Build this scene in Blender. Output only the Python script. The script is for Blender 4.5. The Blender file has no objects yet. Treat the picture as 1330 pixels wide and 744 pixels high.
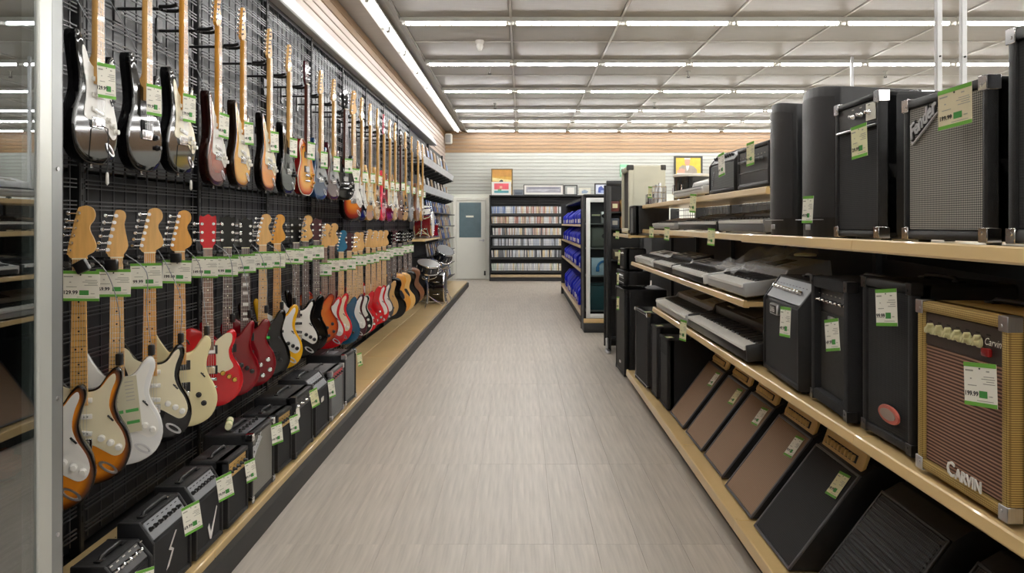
import bpy, bmesh, math, random
from mathutils import Vector, Matrix
random.seed(11)
PI = math.pi
S = bpy.context.scene
C = S.collection

# ------------------------------------------------------------------ camera
cam_d = bpy.data.cameras.new('camera')
cam = bpy.data.objects.new('camera', cam_d); C.objects.link(cam)
cam.location = (0, 0, 1.5); cam.rotation_euler = (PI/2, 0, 0)
cam_d.sensor_width = 36.0; cam_d.lens = 36.0*1000/1330
cam_d.shift_x = -12/1330; cam_d.shift_y = -82/1330
cam_d.clip_start = 0.05; cam_d.clip_end = 100
S.camera = cam
# ------------------------------------------------------------------ world / exposure
w = bpy.data.worlds.new('world'); S.world = w; w.use_nodes = True
w.node_tree.nodes['Background'].inputs[0].default_value = (0.9, 0.95, 1.0, 1)
w.node_tree.nodes['Background'].inputs[1].default_value = 0.05
S.view_settings.view_transform = 'Standard'; S.view_settings.look = 'None'
S.view_settings.exposure = 0.62; S.view_settings.gamma = 1.0
S.view_settings.use_curve_mapping = False
TUBE_STRENGTH = 30.0
STRIP_STRENGTH = 5.0
try:
    S.cycles.use_denoising = True
    S.cycles.max_bounces = 8; S.cycles.diffuse_bounces = 4; S.cycles.glossy_bounces = 4
    S.cycles.sample_clamp_indirect = 6.0
    S.cycles.use_light_tree = True
    S.cycles.caustics_reflective = False; S.cycles.caustics_refractive = False
except Exception: pass

# ------------------------------------------------------------------ materials
MATS = {}
def s2l(c):
    return tuple((x/12.92 if x <= .04045 else ((x+.055)/1.055)**2.4) for x in c)
def rgb(r, g, b): return s2l((r/255, g/255, b/255))
def mat(name, col=(.5,.5,.5), rough=.5, metal=0., noise=0., nscale=8., coat=0., bump=0., bscale=60., spec=.5, emit=None, estr=0., stretch=None, island=0., objrand=0.):
    if name in MATS: return MATS[name]
    m = bpy.data.materials.new(name); m.use_nodes = True; MATS[name] = m
    nt = m.node_tree; b = nt.nodes['Principled BSDF']
    b.inputs['Base Color'].default_value = (*col, 1); b.inputs['Roughness'].default_value = rough
    b.inputs['Metallic'].default_value = metal; b.inputs['Specular IOR Level'].default_value = spec
    if coat: b.inputs['Coat Weight'].default_value = coat; b.inputs['Coat Roughness'].default_value = .03
    if emit: b.inputs['Emission Color'].default_value = (*emit, 1); b.inputs['Emission Strength'].default_value = estr
    tc = nt.nodes.new('ShaderNodeTexCoord'); src = tc.outputs['Object']
    if stretch:
        mp = nt.nodes.new('ShaderNodeMapping'); mp.inputs['Scale'].default_value = stretch
        nt.links.new(src, mp.inputs['Vector']); src = mp.outputs['Vector']
    if noise:
        n = nt.nodes.new('ShaderNodeTexNoise'); n.inputs['Scale'].default_value = nscale; n.inputs['Detail'].default_value = 4
        nt.links.new(src, n.inputs['Vector'])
        r = nt.nodes.new('ShaderNodeValToRGB')
        r.color_ramp.elements[0].position = .3; r.color_ramp.elements[1].position = .7
        r.color_ramp.elements[0].color = (*[max(0, x*(1-noise)) for x in col], 1)
        r.color_ramp.elements[1].color = (*[min(1, x*(1+noise)) for x in col], 1)
        nt.links.new(n.outputs['Fac'], r.inputs['Fac'])
        out = r.outputs['Color']
        if objrand:
            oi = nt.nodes.new('ShaderNodeObjectInfo'); mr = nt.nodes.new('ShaderNodeMapRange')
            mr.inputs['To Min'].default_value = 1-objrand; mr.inputs['To Max'].default_value = 1+objrand
            nt.links.new(oi.outputs['Random'], mr.inputs['Value'])
            mx = nt.nodes.new('ShaderNodeVectorMath'); mx.operation = 'SCALE'
            nt.links.new(out, mx.inputs[0]); nt.links.new(mr.outputs['Result'], mx.inputs['Scale'])
            out = mx.outputs['Vector']
        nt.links.new(out, b.inputs['Base Color'])
    if bump:
        n2 = nt.nodes.new('ShaderNodeTexNoise'); n2.inputs['Scale'].default_value = bscale; n2.inputs['Detail'].default_value = 3
        nt.links.new(src, n2.inputs['Vector'])
        bp = nt.nodes.new('ShaderNodeBump'); bp.inputs['Strength'].default_value = bump; bp.inputs['Distance'].default_value = .002
        nt.links.new(n2.outputs['Fac'], bp.inputs['Height']); nt.links.new(bp.outputs['Normal'], b.inputs['Normal'])
    return m
def burst_mat(name, edge, mid, cen, rough=.12, p=(.12, .38, .8)):
    """lacquered burst finish: painted rings following the body edge (attribute 'burst': 0 edge, 1 centre)"""
    if name in MATS: return MATS[name]
    m = mat(name, cen, rough, coat=.12, spec=.25)
    nt = m.node_tree; b = nt.nodes['Principled BSDF']
    a = nt.nodes.new('ShaderNodeAttribute'); a.attribute_name = 'burst'
    r = nt.nodes.new('ShaderNodeValToRGB'); e = r.color_ramp.elements
    e[0].position = p[0]; e[0].color = (*edge, 1); e[1].position = p[2]; e[1].color = (*cen, 1)
    k = e.new(p[1]); k.color = (*mid, 1)
    nt.links.new(a.outputs['Fac'], r.inputs['Fac']); nt.links.new(r.outputs['Color'], b.inputs['Base Color'])
    return m
def weave_mat(name, c1, c2, su, sv, rough=.8, bump=.5, axes=('X', 'Z'), lo=.35, hi=.65):
    """woven cloth: two crossed sine waves in object space"""
    if name in MATS: return MATS[name]
    m = mat(name, c1, rough); nt = m.node_tree; b = nt.nodes['Principled BSDF']
    tc = nt.nodes.new('ShaderNodeTexCoord'); sp = nt.nodes.new('ShaderNodeSeparateXYZ')
    nt.links.new(tc.outputs['Object'], sp.inputs['Vector'])
    outs = []
    for ax, s in zip(axes, (su, sv)):
        if not s: continue
        mu = nt.nodes.new('ShaderNodeMath'); mu.operation = 'MULTIPLY'; mu.inputs[1].default_value = s
        nt.links.new(sp.outputs[ax], mu.inputs[0])
        si = nt.nodes.new('ShaderNodeMath'); si.operation = 'SINE'; nt.links.new(mu.outputs[0], si.inputs[0])
        outs.append(si.outputs[0])
    if len(outs) == 2:
        ml = nt.nodes.new('ShaderNodeMath'); ml.operation = 'ADD'
        nt.links.new(outs[0], ml.inputs[0]); nt.links.new(outs[1], ml.inputs[1]); o = ml.outputs[0]; rng = 2.
    else: o = outs[0]; rng = 1.
    mr = nt.nodes.new('ShaderNodeMapRange'); mr.inputs['From Min'].default_value = -rng; mr.inputs['From Max'].default_value = rng
    nt.links.new(o, mr.inputs['Value'])
    r = nt.nodes.new('ShaderNodeValToRGB'); r.color_ramp.elements[0].position = lo; r.color_ramp.elements[1].position = hi
    r.color_ramp.elements[0].color = (*c1, 1); r.color_ramp.elements[1].color = (*c2, 1)
    nt.links.new(mr.outputs['Result'], r.inputs['Fac']); nt.links.new(r.outputs['Color'], b.inputs['Base Color'])
    bp = nt.nodes.new('ShaderNodeBump'); bp.inputs['Strength'].default_value = bump; bp.inputs['Distance'].default_value = .002
    nt.links.new(mr.outputs['Result'], bp.inputs['Height']); nt.links.new(bp.outputs['Normal'], b.inputs['Normal'])
    return m

# ------------------------------------------------------------------ mesh builder
class MB:
    def __init__(s): s.v = []; s.f = []; s.m = []; s.att = None
    def add(s, V, F, T=None, mi=0):
        n = len(s.v)
        if T is not None: V = [T @ Vector(p) for p in V]
        s.v.extend([tuple(p) for p in V]); s.f.extend([tuple(i+n for i in f) for f in F]); s.m.extend([mi]*len(F))
        return s
    def box(s, x0, x1, y0, y1, z0, z1, T=None, mi=0):
        V = [(x0,y0,z0),(x1,y0,z0),(x1,y1,z0),(x0,y1,z0),(x0,y0,z1),(x1,y0,z1),(x1,y1,z1),(x0,y1,z1)]
        F = [(0,3,2,1),(4,5,6,7),(0,1,5,4),(1,2,6,5),(2,3,7,6),(3,0,4,7)]
        return s.add(V, F, T, mi)
    def cyl(s, p0, p1, r0, r1=None, n=12, caps=True, T=None, mi=0):
        r1 = r0 if r1 is None else r1
        p0 = Vector(p0); p1 = Vector(p1); d = (p1-p0).normalized()
        u = d.orthogonal().normalized(); w_ = d.cross(u)
        V = []; F = []
        for p, r in ((p0, r0), (p1, r1)):
            for i in range(n):
                a = 2*PI*i/n; V.append(p+u*math.cos(a)*r+w_*math.sin(a)*r)
        for i in range(n): j = (i+1) % n; F.append((i, j, n+j, n+i))
        if caps: F.append(tuple(range(n-1, -1, -1))); F.append(tuple(range(n, 2*n)))
        return s.add(V, F, T, mi)
    def tube(s, pts, r, n=6, T=None, mi=0):
        pts = [Vector(p) for p in pts]; V = []; F = []; u = None
        for k, p in enumerate(pts):
            d = (pts[min(k+1, len(pts)-1)]-pts[max(k-1, 0)]).normalized()
            u = d.orthogonal().normalized() if u is None else (u-d*u.dot(d)).normalized()
            w_ = d.cross(u)
            for i in range(n):
                a = 2*PI*i/n; V.append(p+u*math.cos(a)*r+w_*math.sin(a)*r)
        for k in range(len(pts)-1):
            for i in range(n):
                j = (i+1) % n; F.append((k*n+i, k*n+j, (k+1)*n+j, (k+1)*n+i))
        F.append(tuple(range(n-1, -1, -1))); F.append(tuple((len(pts)-1)*n+i for i in range(n)))
        return s.add(V, F, T, mi)
    def lathe(s, prof, n=20, T=None, mi=0):
        """prof: list of (r, z) around local Z"""
        V = []; F = []
        for r, z in prof:
            for i in range(n): a = 2*PI*i/n; V.append((r*math.cos(a), r*math.sin(a), z))
        for k in range(len(prof)-1):
            for i in range(n):
                j = (i+1) % n; F.append((k*n+i, k*n+j, (k+1)*n+j, (k+1)*n+i))
        if prof[0][0] > 1e-6: F.append(tuple(range(n-1, -1, -1)))
        if prof[-1][0] > 1e-6: F.append(tuple((len(prof)-1)*n+i for i in range(n)))
        return s.add(V, F, T, mi)
    def plate(s, poly, y0, y1, T=None, mi=0):
        """2D outline in XZ (counter-clockwise seen from -Y) extruded from y0 (front) to y1 (back)"""
        n = len(poly)
        V = [(x, y0, z) for x, z in poly]+[(x, y1, z) for x, z in poly]
        F = [tuple(range(n)), tuple(range(2*n-1, n-1, -1))]
        for i in range(n): j = (i+1) % n; F.append((j, i, n+i, n+j))
        return s.add(V, F, T, mi)
    def prof_x(s, prof, x0, x1, T=None, mi=0):
        """side profile in YZ extruded along X"""
        n = len(prof)
        V = [(x0, y, z) for y, z in prof]+[(x1, y, z) for y, z in prof]
        F = [tuple(range(n)), tuple(range(2*n-1, n-1, -1))]
        for i in range(n): j = (i+1) % n; F.append((j, i, n+i, n+j))
        return s.add(V, F, T, mi)
    def rbox(s, x0, x1, y0, y1, z0, z1, r=.01, seg=2, T=None, mi=0):
        bm = bmesh.new(); bmesh.ops.create_cube(bm, size=1)
        for v in bm.verts:
            v.co = Vector((x0 if v.co.x < 0 else x1, y0 if v.co.y < 0 else y1, z0 if v.co.z < 0 else z1))
        bmesh.ops.bevel(bm, geom=list(bm.edges), offset=min(r, .45*min(abs(x1-x0), abs(y1-y0), abs(z1-z0))), segments=seg, profile=.5, affect='EDGES')
        s._bm(bm, T, mi); return s
    def bev(s, build, r=.008, seg=2, T=None, mi=0):
        """bevel whatever build(tmp_mb) makes"""
        t = MB(); build(t)
        bm = bmesh.new(); vs = [bm.verts.new(p) for p in t.v]
        for f in t.f: bm.faces.new([vs[i] for i in f])
        bmesh.ops.recalc_face_normals(bm, faces=bm.faces)
        bmesh.ops.bevel(bm, geom=list(bm.edges), offset=r, segments=seg, profile=.5, affect='EDGES')
        s._bm(bm, T, mi); return s
    def _bm(s, bm, T, mi):
        bm.verts.ensure_lookup_table(); bm.verts.index_update()
        s.add([v.co.copy() for v in bm.verts], [tuple(v.index for v in f.verts) for f in bm.faces], T, mi); bm.free()
    def mesh(s, name, smooth=True, ang=38):
        me = bpy.data.meshes.new(name); me.from_pydata(s.v, [], s.f)
        if any(s.m): me.polygons.foreach_set('material_index', s.m)
        if s.att:
            a = me.attributes.new('burst', 'FLOAT', 'POINT'); a.data.foreach_set('value', s.att)
        bm = bmesh.new(); bm.from_mesh(me); bmesh.ops.recalc_face_normals(bm, faces=bm.faces); bm.to_mesh(me); bm.free()
        if smooth:
            me.polygons.foreach_set('use_smooth', [True]*len(me.polygons)); me.set_sharp_from_angle(angle=math.radians(ang))
        me.update(); return me
    def build(s, name, mats, parent=None, smooth=True, ang=38):
        return obj(name, s.mesh(name, smooth, ang), mats, parent)
def obj(name, me, mats, parent=None, loc=None, rot=None):
    """link a mesh as one object; materials sit on the object, so mesh data can be shared"""
    o = bpy.data.objects.new(name, me); C.objects.link(o)
    mats = mats if isinstance(mats, (list, tuple)) else [mats]
    while len(me.materials) < len(mats): me.materials.append(None)
    for i, m in enumerate(mats):
        o.material_slots[i].link = 'OBJECT'; o.material_slots[i].material = m
    if parent is not None: o.parent = parent
    if loc is not None: o.location = loc
    if rot is not None: o.rotation_euler = rot
    return o
def tag(o, label=None, cat=None, group=None, kind=None):
    if label: o['label'] = label
    if cat: o['category'] = cat
    if group: o['group'] = group
    if kind: o['kind'] = kind
    return o
def thing(name, label, cat, loc=(0,0,0), rot=0., group=None):
    o = bpy.data.objects.new(name, None); C.objects.link(o); o.empty_display_size = .05
    o.location = loc; o.rotation_euler = rot if isinstance(rot, (tuple, list)) else (0, 0, rot)
    return tag(o, label, cat, group)
def copy_tree(o, parent=None):
    c = o.copy(); C.objects.link(c)
    if parent is not None: c.parent = parent
    for ch in list(o.children): copy_tree(ch, c)
    return c
def Z_(x, y, z): return Matrix.Translation((x, y, z))
def RX(a): return Matrix.Rotation(a, 4, 'X')
def RY(a): return Matrix.Rotation(a, 4, 'Y')
def RZ(a): return Matrix.Rotation(a, 4, 'Z')
def smooth_loop(pts, k=4):
    n = len(pts); out = []
    for i in range(n):
        p0, p1, p2, p3 = (Vector(pts[(i+j-1) % n]) for j in range(4))
        for t in range(k):
            u = t/k
            out.append(tuple(.5*((2*p1)+(p2-p0)*u+(2*p0-5*p1+4*p2-p3)*u*u+(3*p1-p0-3*p2+p3)*u**3)))
    return out
# ------------------------------------------------------------------ lettering (flat text turned into meshes)
_TXT = {}
def text_vf(s, shear=0., bold=0.):
    key = (s, shear, bold)
    if key not in _TXT:
        cu = bpy.data.curves.new('lettering', 'FONT'); cu.body = s; cu.size = 1.; cu.align_x = 'CENTER'; cu.shear = shear
        cu.resolution_u = 2; cu.offset = bold
        ob = bpy.data.objects.new('lettering', cu)
        me = ob.to_mesh()
        V = [(v.co.x, 0., v.co.y) for v in me.vertices]; F = [tuple(p.vertices) for p in me.polygons]
        ob.to_mesh_clear(); bpy.data.objects.remove(ob); bpy.data.curves.remove(cu)
        _TXT[key] = (V, F)
    return _TXT[key]
def letter(mb, s, size, x, y, z, shear=0., bold=0., thick=0., T=None, mi=0, sx=1.):
    V, F = text_vf(s, shear, bold)
    P = [(x+a*size*sx, y, z+c*size) for a, b_, c in V]
    if thick:
        # raised letters: front face, and a skirt along open edges
        n = len(P); P2 = P+[(a, y+thick, c) for a, b_, c in P]
        cnt = {}
        for f in F:
            for i in range(len(f)):
                e = (f[i], f[(i+1) % len(f)]); cnt[e] = 1
        Q = list(F)
        for (a, b_) in cnt:
            if (b_, a) not in cnt: Q.append((b_, a, a+n, b_+n))
        mb.add(P2, Q, T, mi)
    else: mb.add(P, F, T, mi)
# ------------------------------------------------------------------ palette
BLK = mat('black_tolex', rgb(21,21,23), .5, spec=.4, bump=.5, bscale=700, noise=.25, nscale=40)
BLKP = mat('black_plastic', rgb(22,22,24), .35)
BLKM = mat('black_powder_coat', rgb(26,27,28), .42, noise=.2, nscale=30)
BLKG = mat('black_gloss', (.006,.006,.007), .06, coat=1.)
DARK = mat('dark_grey_carpet', rgb(30,30,32), .95, bump=.8, bscale=900, noise=.3, nscale=300)
CHR = mat('chrome', (.8,.8,.82), .12, 1.)
STEEL = mat('brushed_steel', (.62,.62,.64), .3, 1., noise=.1, nscale=20, stretch=(1,40,1))
GOLD = mat('brass_gold', rgb(200,160,80), .25, 1.)
WHITE = mat('white_plastic', rgb(236,234,228), .3)
CREAM = mat('cream_plastic', rgb(232,222,190), .3)
CARD = mat('white_tag_card', rgb(250,247,234), .7)
GREEN = mat('green_tag_print', rgb(108,172,64), .7)
GREEND = mat('dark_green_tag_print', rgb(72,150,70), .7)
INK = mat('black_print', rgb(24,24,24), .7)
GREYINK = mat('grey_print', rgb(168,164,152), .7)
TAN = mat('tan_shelf_enamel', rgb(232,200,142), .28, noise=.04, nscale=3, coat=.3)
MAPLE = mat('maple_neck', rgb(222,172,100), .3, coat=.4, noise=.1, nscale=14, stretch=(6,6,.6))
MAPLEA = mat('amber_maple_neck', rgb(216,152,58), .3, coat=.4, noise=.1, nscale=14, stretch=(6,6,.6))
ROSE = mat('rosewood_fingerboard', rgb(74,46,32), .45, noise=.3, nscale=20, stretch=(6,6,.6))
ROSEL = mat('light_rosewood_fingerboard', rgb(132,92,66), .45, noise=.3, nscale=20, stretch=(6,6,.6))
MAHOG = mat('mahogany', rgb(96,40,24), .35, coat=.4, noise=.2, nscale=14, stretch=(6,6,.6))
NICKEL = mat('nickel_fret', (.7,.68,.62), .25, 1.)
SILVERW = weave_mat('silver_grille_weave', rgb(70,69,68), rgb(182,178,168), 2*PI/.0075, 2*PI/.0055, lo=.3, hi=.8)
BROWNW = weave_mat('oxblood_grille_cloth', rgb(74,46,34), rgb(158,118,96), 0, 2*PI/.0085, axes=('X','Z'), lo=.3, hi=.75)
BROWNC = weave_mat('brown_grille_cloth', rgb(138,112,90), rgb(154,127,104), 2*PI/.006, 2*PI/.006, bump=.2)
BLACKW = weave_mat('black_grille_cloth', rgb(15,15,16), rgb(31,31,33), 2*PI/.006, 2*PI/.006, bump=.3)
MESHW = weave_mat('black_perforated_grille', rgb(12,12,13), rgb(36,36,38), 2*PI/.01, 2*PI/.01, rough=.5, bump=.6)
GREYW = weave_mat('grey_grille_cloth', rgb(92,94,94), rgb(128,130,130), 2*PI/.008, 2*PI/.008, bump=.3)
TWEED = weave_mat('tweed_covering', rgb(122,96,44), rgb(190,160,92), 2*PI/.005, 2*PI/.005, rough=.7, bump=.3)

# ------------------------------------------------------------------ the room
XL, XR, Y0, Y1, H = -2.07, 13.0, -11.5, 20.8, 4.0
WALLW = mat('white_slatwall', rgb(188,190,184), .45, noise=.03, nscale=2)
WALLT = mat('tan_slatwall', rgb(148,118,86), .4, noise=.12, nscale=3, stretch=(1,1,12))
GROOVE = mat('slatwall_backing', rgb(150,146,138), .7, noise=.1, nscale=5)
def struct(name, mb, m, parent=None, smooth=False):
    o = mb.build(name, m, parent, smooth)
    if parent is None: o['kind'] = 'structure'
    return o
# floor slab with vinyl planks laid on it
FL = mat('greige_vinyl', rgb(186,177,166), .38, noise=.17, nscale=5, stretch=(8,.4,1), objrand=.05, bump=.12, bscale=30)
SUB = mat('vinyl_far', rgb(186,177,166), .38, noise=.17, nscale=5, stretch=(8,.4,1))
m = MB(); m.box(XL-.1, XR+.1, Y0-.1, Y1+.1, -.15, -.004)
JOINT = mat('plank_joint', rgb(152,142,131), .6, noise=.1, nscale=6)
floor = struct('floor', m, JOINT)
m = MB(); m.box(1.35, XR, Y0, Y1, -.02, 0); m.box(XL, 1.35, Y0, 1.2, -.02, 0); m.box(XL, -1.45, 1.2, Y1, -.02, 0); m.box(-1.45, 1.35, 15.6, Y1, -.02, 0)
struct('far_surface', m, SUB, floor)
pw, pl = .2, 1.2
pm = MB(); pm.rbox(.0004, pw-.0004, .0004, pl-.0004, -.02, 0, r=.0005, seg=1); pme = pm.mesh('floor_plank', False)
for i in range(14):
    off = (i*.37) % pl
    for j in range(12):
        o = obj('floor_plank', pme, FL, floor, loc=(-1.45+i*pw, 1.2+j*pl, random.uniform(-.0003, 0)))
# ceiling: slab, T-bar grid and lay-in panels
CEIL = mat('ceiling_panel_vinyl', rgb(164,160,152), .42, noise=.05, nscale=3, stretch=(1,6,1))
CBAR = mat('ceiling_bar', rgb(214,212,206), .35, noise=.03, nscale=4)
m = MB(); m.box(XL-.1, XR+.1, Y0-.1, Y1+.1, H+.03, H+.15); m.box(XL-.1, -1.46, Y0, Y1+.1, H, H+.04)
ceiling = struct('ceiling', m, CEIL)
CX0, CPX, CPY = -1.475, 1.345, 1.21
cp = MB(); cp.rbox(.018, CPX-.018, .018, CPY-.018, -.0, .03, r=.006, seg=1); cpe = cp.mesh('ceiling_panel', False)
for i in range(11):
    for j in range(-16, 13):
        y = 9.36+j*CPY-CPY
        if y > Y1-.3: continue
        obj('ceiling_panel', cpe, CEIL, ceiling, loc=(CX0+i*CPX, y, H-.004+random.uniform(-.002, .002)))
m = MB()
for i in range(12): m.box(CX0+i*CPX-.014, CX0+i*CPX+.014, Y0, Y1, H-.014, H+.03)
for j in range(-16, 12): m.box(-1.475, XR, 8.15+j*CPY-.012, 8.15+j*CPY+.012, H-.012, H+.03)
struct('ceiling_grid', m, CBAR, ceiling)
m = MB(); m.box(-1.475-.03, -1.475+.01, Y0, Y1, H-.05, H+.03)
struct('edge_trim', m, mat('ceiling_edge', rgb(150,146,138), .5, noise=.05), ceiling)

def slat_run(parent, axis, a0, a1, fixed, z0, z1, pitch, m_, depth=.018, gap=.007):
    z = z0
    me = None
    while z+pitch <= z1+.001:
        b = MB(); g = gap; h = pitch-g
        # board with chamfered lips so that each groove is a real recess
        prof = [(0, 0), (depth*.75, .0), (depth, .005), (depth, h-.005), (depth*.75, h), (0, h)]
        if axis == 'x':   # wall facing -Y
            V = [(a0, -p, q) for p, q in prof]+[(a1, -p, q) for p, q in prof]
        else:             # wall facing +X
            V = [(p, a0, q) for p, q in prof]+[(p, a1, q) for p, q in prof]
        n = len(prof); F = [tuple(range(n)), tuple(range(2*n-1, n-1, -1))]+[(i, (i+1) % n, n+(i+1) % n, n+i) for i in range(n)]
        if me is None: b.add(V, F); me = b.mesh('slat', False)
        obj('slat', me, m_, parent, loc=(fixed if axis == 'y' else 0, fixed if axis == 'x' else 0, z))
        z += pitch
m = MB(); m.box(XL-.12, XL, Y0-.1, Y1+.1, -.1, H+.1)
wall_left = struct('wall_left', m, GROOVE)
WALLT_LIT = mat('tan_slatwall_lit', rgb(206,190,180), .42, noise=.03, nscale=3, stretch=(1,1,9))  # tan boards, with the strip light's washout put into their colour
slat_run(wall_left, 'y', Y0, Y1, XL, 3.03, 3.80, .096, WALLT_LIT, gap=.012)
slat_run(wall_left, 'y', Y0, Y1, XL, 3.80, 4.0, .1, WALLT)
m = MB(); m.box(XL-.1, XR+.1, Y1, Y1+.12, -.1, H+.1)
wall_back = struct('wall_back', m, GROOVE)
m2 = MB(); m2.box(XL, XR, Y1-.018, Y1, 0, 2.295)
struct('wall_panel', m2, mat('plain_white_wall', rgb(226,228,219), .55, noise=.03, nscale=3), wall_back)
slat_run(wall_back, 'x', XL, XR, Y1, 2.3, 3.41, .0925, WALLW, gap=.011)
slat_run(wall_back, 'x', XL, XR, Y1, 3.41, 4.0, .098, WALLT, gap=.014)
m = MB(); m.box(XR, XR+.12, Y0-.1, Y1+.1, -.1, H+.1); struct('wall_right', m, mat('plain_side_wall', rgb(206,204,196), .6, noise=.04, nscale=2))
m = MB(); m.box(XL-.1, XR+.1, Y0-.12, Y0, -.1, H+.1); struct('wall_front', m, MATS['plain_side_wall'])
# baseboard along the back wall
m = MB(); m.box(-.78, XR, Y1-.03, Y1-.018, 0, .1); struct('baseboard_back', m, mat('grey_baseboard', rgb(120,116,110), .6, noise=.05))
# door in the back wall
DW = mat('door_white_paint', rgb(240,240,232), .45, noise=.02, nscale=2)
m = MB(); m.rbox(-1.74, -.955, Y1-.075, Y1-.035, .012, 2.11, r=.004, seg=1)
door = struct('door_1', m, DW)
m = MB()
for a, b, c, d in ((-1.84, -1.75, 0, 2.2), (-.945, -.855, 0, 2.2), (-1.75, -.945, 2.12, 2.2)): m.rbox(a, b, Y1-.09, Y1-.02, c, d, r=.006, seg=1)
struct('door_frame', m, DW, door)
m = MB(); m.rbox(-1.67, -1.08, Y1-.083, Y1-.07, 1.12, 2.06, r=.004, seg=1)
struct('door_glass', m, mat('blue_grey_door_glass', rgb(104,124,132), .15, noise=.08, nscale=6), door)
m = MB(); m.box(-1.49, -1.28, Y1-.085, Y1-.082, 1.66, 1.71); struct('paper_notice', m, CARD, door)
m = MB(); m.cyl((-1.02, Y1-.11, 1.04), (-1.02, Y1-.06, 1.04), .03, n=14); m.rbox(-1.13, -1.0, Y1-.12, Y1-.1, 1.03, 1.055, r=.006); struct('door_handle', m, STEEL, door)
m = MB(); m.cyl((-.98, Y1-.1, .13), (-.98, Y1-.06, .13), .025, n=10); m.box(-1.0, -.96, Y1-.085, Y1-.075, .1, .22); struct('door_stop', m, mat('dark_rubber', rgb(40,40,40), .7, noise=.1), door)
# white valance along the top of the wire wall
m = MB(); P_ = [(-2.05,3.13),(-1.77,3.13),(-1.762,3.14),(-1.86,3.335),(-1.88,3.34),(-2.05,3.34)]
for a, b in ((Y0, 2.0),)+tuple((2.0+i*1.18, 2.0+(i+1)*1.18) for i in range(12)):
    n = len(P_); m.add([(x, a+.001, z) for x, z in P_]+[(x, b-.001, z) for x, z in P_], [tuple(range(n)), tuple(range(2*n-1, n-1, -1))]+[(i, (i+1) % n, n+(i+1) % n, n+i) for i in range(n)])
struct('trim_1', m, mat('white_valance', rgb(232,234,236), .35, noise=.02, nscale=2))

# ------------------------------------------------------------------ lamps
TUBEM = mat('lit_fluorescent_tube', (1,1,1), .4, emit=(1., .985, .962), estr=TUBE_STRENGTH)
TUBES = mat('lit_wall_strip_tube', (1,1,1), .4, emit=(1., .985, .962), estr=STRIP_STRENGTH)
HOUS = mat('white_lamp_housing', rgb(226,225,220), .35, noise=.02, nscale=3)
ENDC = mat('tube_end_cap', rgb(170,168,160), .4, metal=.4, noise=.05)
t_ = MB(); t_.cyl((-.61, 0, -.085), (.61, 0, -.085), .021, n=8); tube_me = t_.mesh('tube')
h_ = MB(); h_.bev(lambda t: t.prof_x([(-.06,-.02),(-.085,-.082),(-.078,-.082),(-.03,-.058),(.03,-.058),(.078,-.082),(.085,-.082),(.06,-.02)], -.67, .67), r=.0012, seg=1); hous_me = h_.mesh('housing', False)
e_ = MB(); e_.rbox(-.014, .014, -.02, .02, -.11, -.056, r=.005, seg=1); cap_me = e_.mesh('end_socket', False)
rows = [9.36, 11.78, 14.2, 16.62, 18.35, 20.25, 6.94, 4.52, 2.10, -.32, -2.74, -5.16, -7.58, -10.0]  # last three rows are unseen, added to brighten surfaces facing the camera
ORD = ['first','second','third','fourth','fifth','sixth','seventh','eighth','ninth','tenth','eleventh','twelfth','13th','14th','15th','16th','17th','18th','19th','20th','21st','22nd','23rd','24th','25th','26th','27th','28th','29th','30th','31st','32nd','33rd','34th','35th','36th','37th','38th','39th','40th']+['%d%s' % (i, {1:'st',2:'nd',3:'rd'}.get(i % 10, 'th')) for i in range(41, 61)]
ROWN = ['nearest row in view','second row in view','third row in view','fourth row in view','fifth row in view','last row before the tan slats','row just over the aisle start','row over the near amplifiers','row over the camera','row behind the camera','second row behind the camera','third row behind the camera, unseen and added for fill light','fourth row behind the camera, unseen and added for fill light','row at the front wall, unseen and added for fill light']
for r, y in enumerate(rows):
    for k in range(10):
        x = -.794+k*CPX
        f = thing('ceiling_light', 'fluorescent tube fixture, %s from the wire wall, %s' % (ORD[k], ROWN[r]), 'light', (x, y, H+.015), 0, 'fluorescent fixtures in rows under the ceiling')
        obj('tube', tube_me, TUBEM, f); obj('housing', hous_me, HOUS, f); obj('end_socket', cap_me, ENDC, f, loc=(-.622,0,0)); obj('end_socket', cap_me, ENDC, f, loc=(.622,0,0))
for k in range(18):
    y = -3.1+k*1.345
    f = thing('strip_light', 'fluorescent tube of the long strip beside the tan slats, %s from the front' % ORD[k], 'light', (-1.68, y, H+.015), PI/2, 'strip light tubes along the wire wall')
    obj('tube', tube_me, TUBES, f); obj('housing', hous_me, HOUS, f); obj('end_socket', cap_me, ENDC, f, loc=(-.622,0,0)); obj('end_socket', cap_me, ENDC, f, loc=(.622,0,0))
# sprinklers, smoke detector, camera dome
def sprinkler(x, y, n):
    t = thing('sprinkler', 'small upright fire sprinkler under ceiling panels, %s' % n, 'sprinkler', (x, y, H), 0, 'ceiling sprinklers')
    m = MB(); m.cyl((0,0,0), (0,0,-.02), .035, n=12); m.cyl((0,0,-.02), (0,0,-.09), .009, n=8); m.build('pipe', ENDC, t)
    m = MB(); m.cyl((0,0,-.115), (0,0,-.12), .03, n=10); m.tube([(.012,0,-.085),(.02,0,-.1),(0,0,-.117)], .004, 5); m.tube([(-.012,0,-.085),(-.02,0,-.1),(0,0,-.117)], .004, 5); m.build('deflector', BLKM, t)
for k, (px, Y, n) in enumerate(((636, 12.3, 'over the aisle by the second lamp row'), (643, 16.0, 'over the aisle by the fourth lamp row'), (894, 12.6, 'above the keyboard shelves'), (1150, 12.6, 'above the woven-grille amplifier'), (850, 15.9, 'above the cream speaker cabinet'))):
    sprinkler((px-677)/1000*Y, Y, n)
t = thing('smoke_detector', 'white cone-shaped smoke detector hanging between the first two lamp rows', 'detector', ((623-677)*.0105, 10.5, H))
m = MB(); m.lathe([(.055,0),(.06,-.03),(.045,-.06)], 16); m.build('base', HOUS, t)
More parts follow.
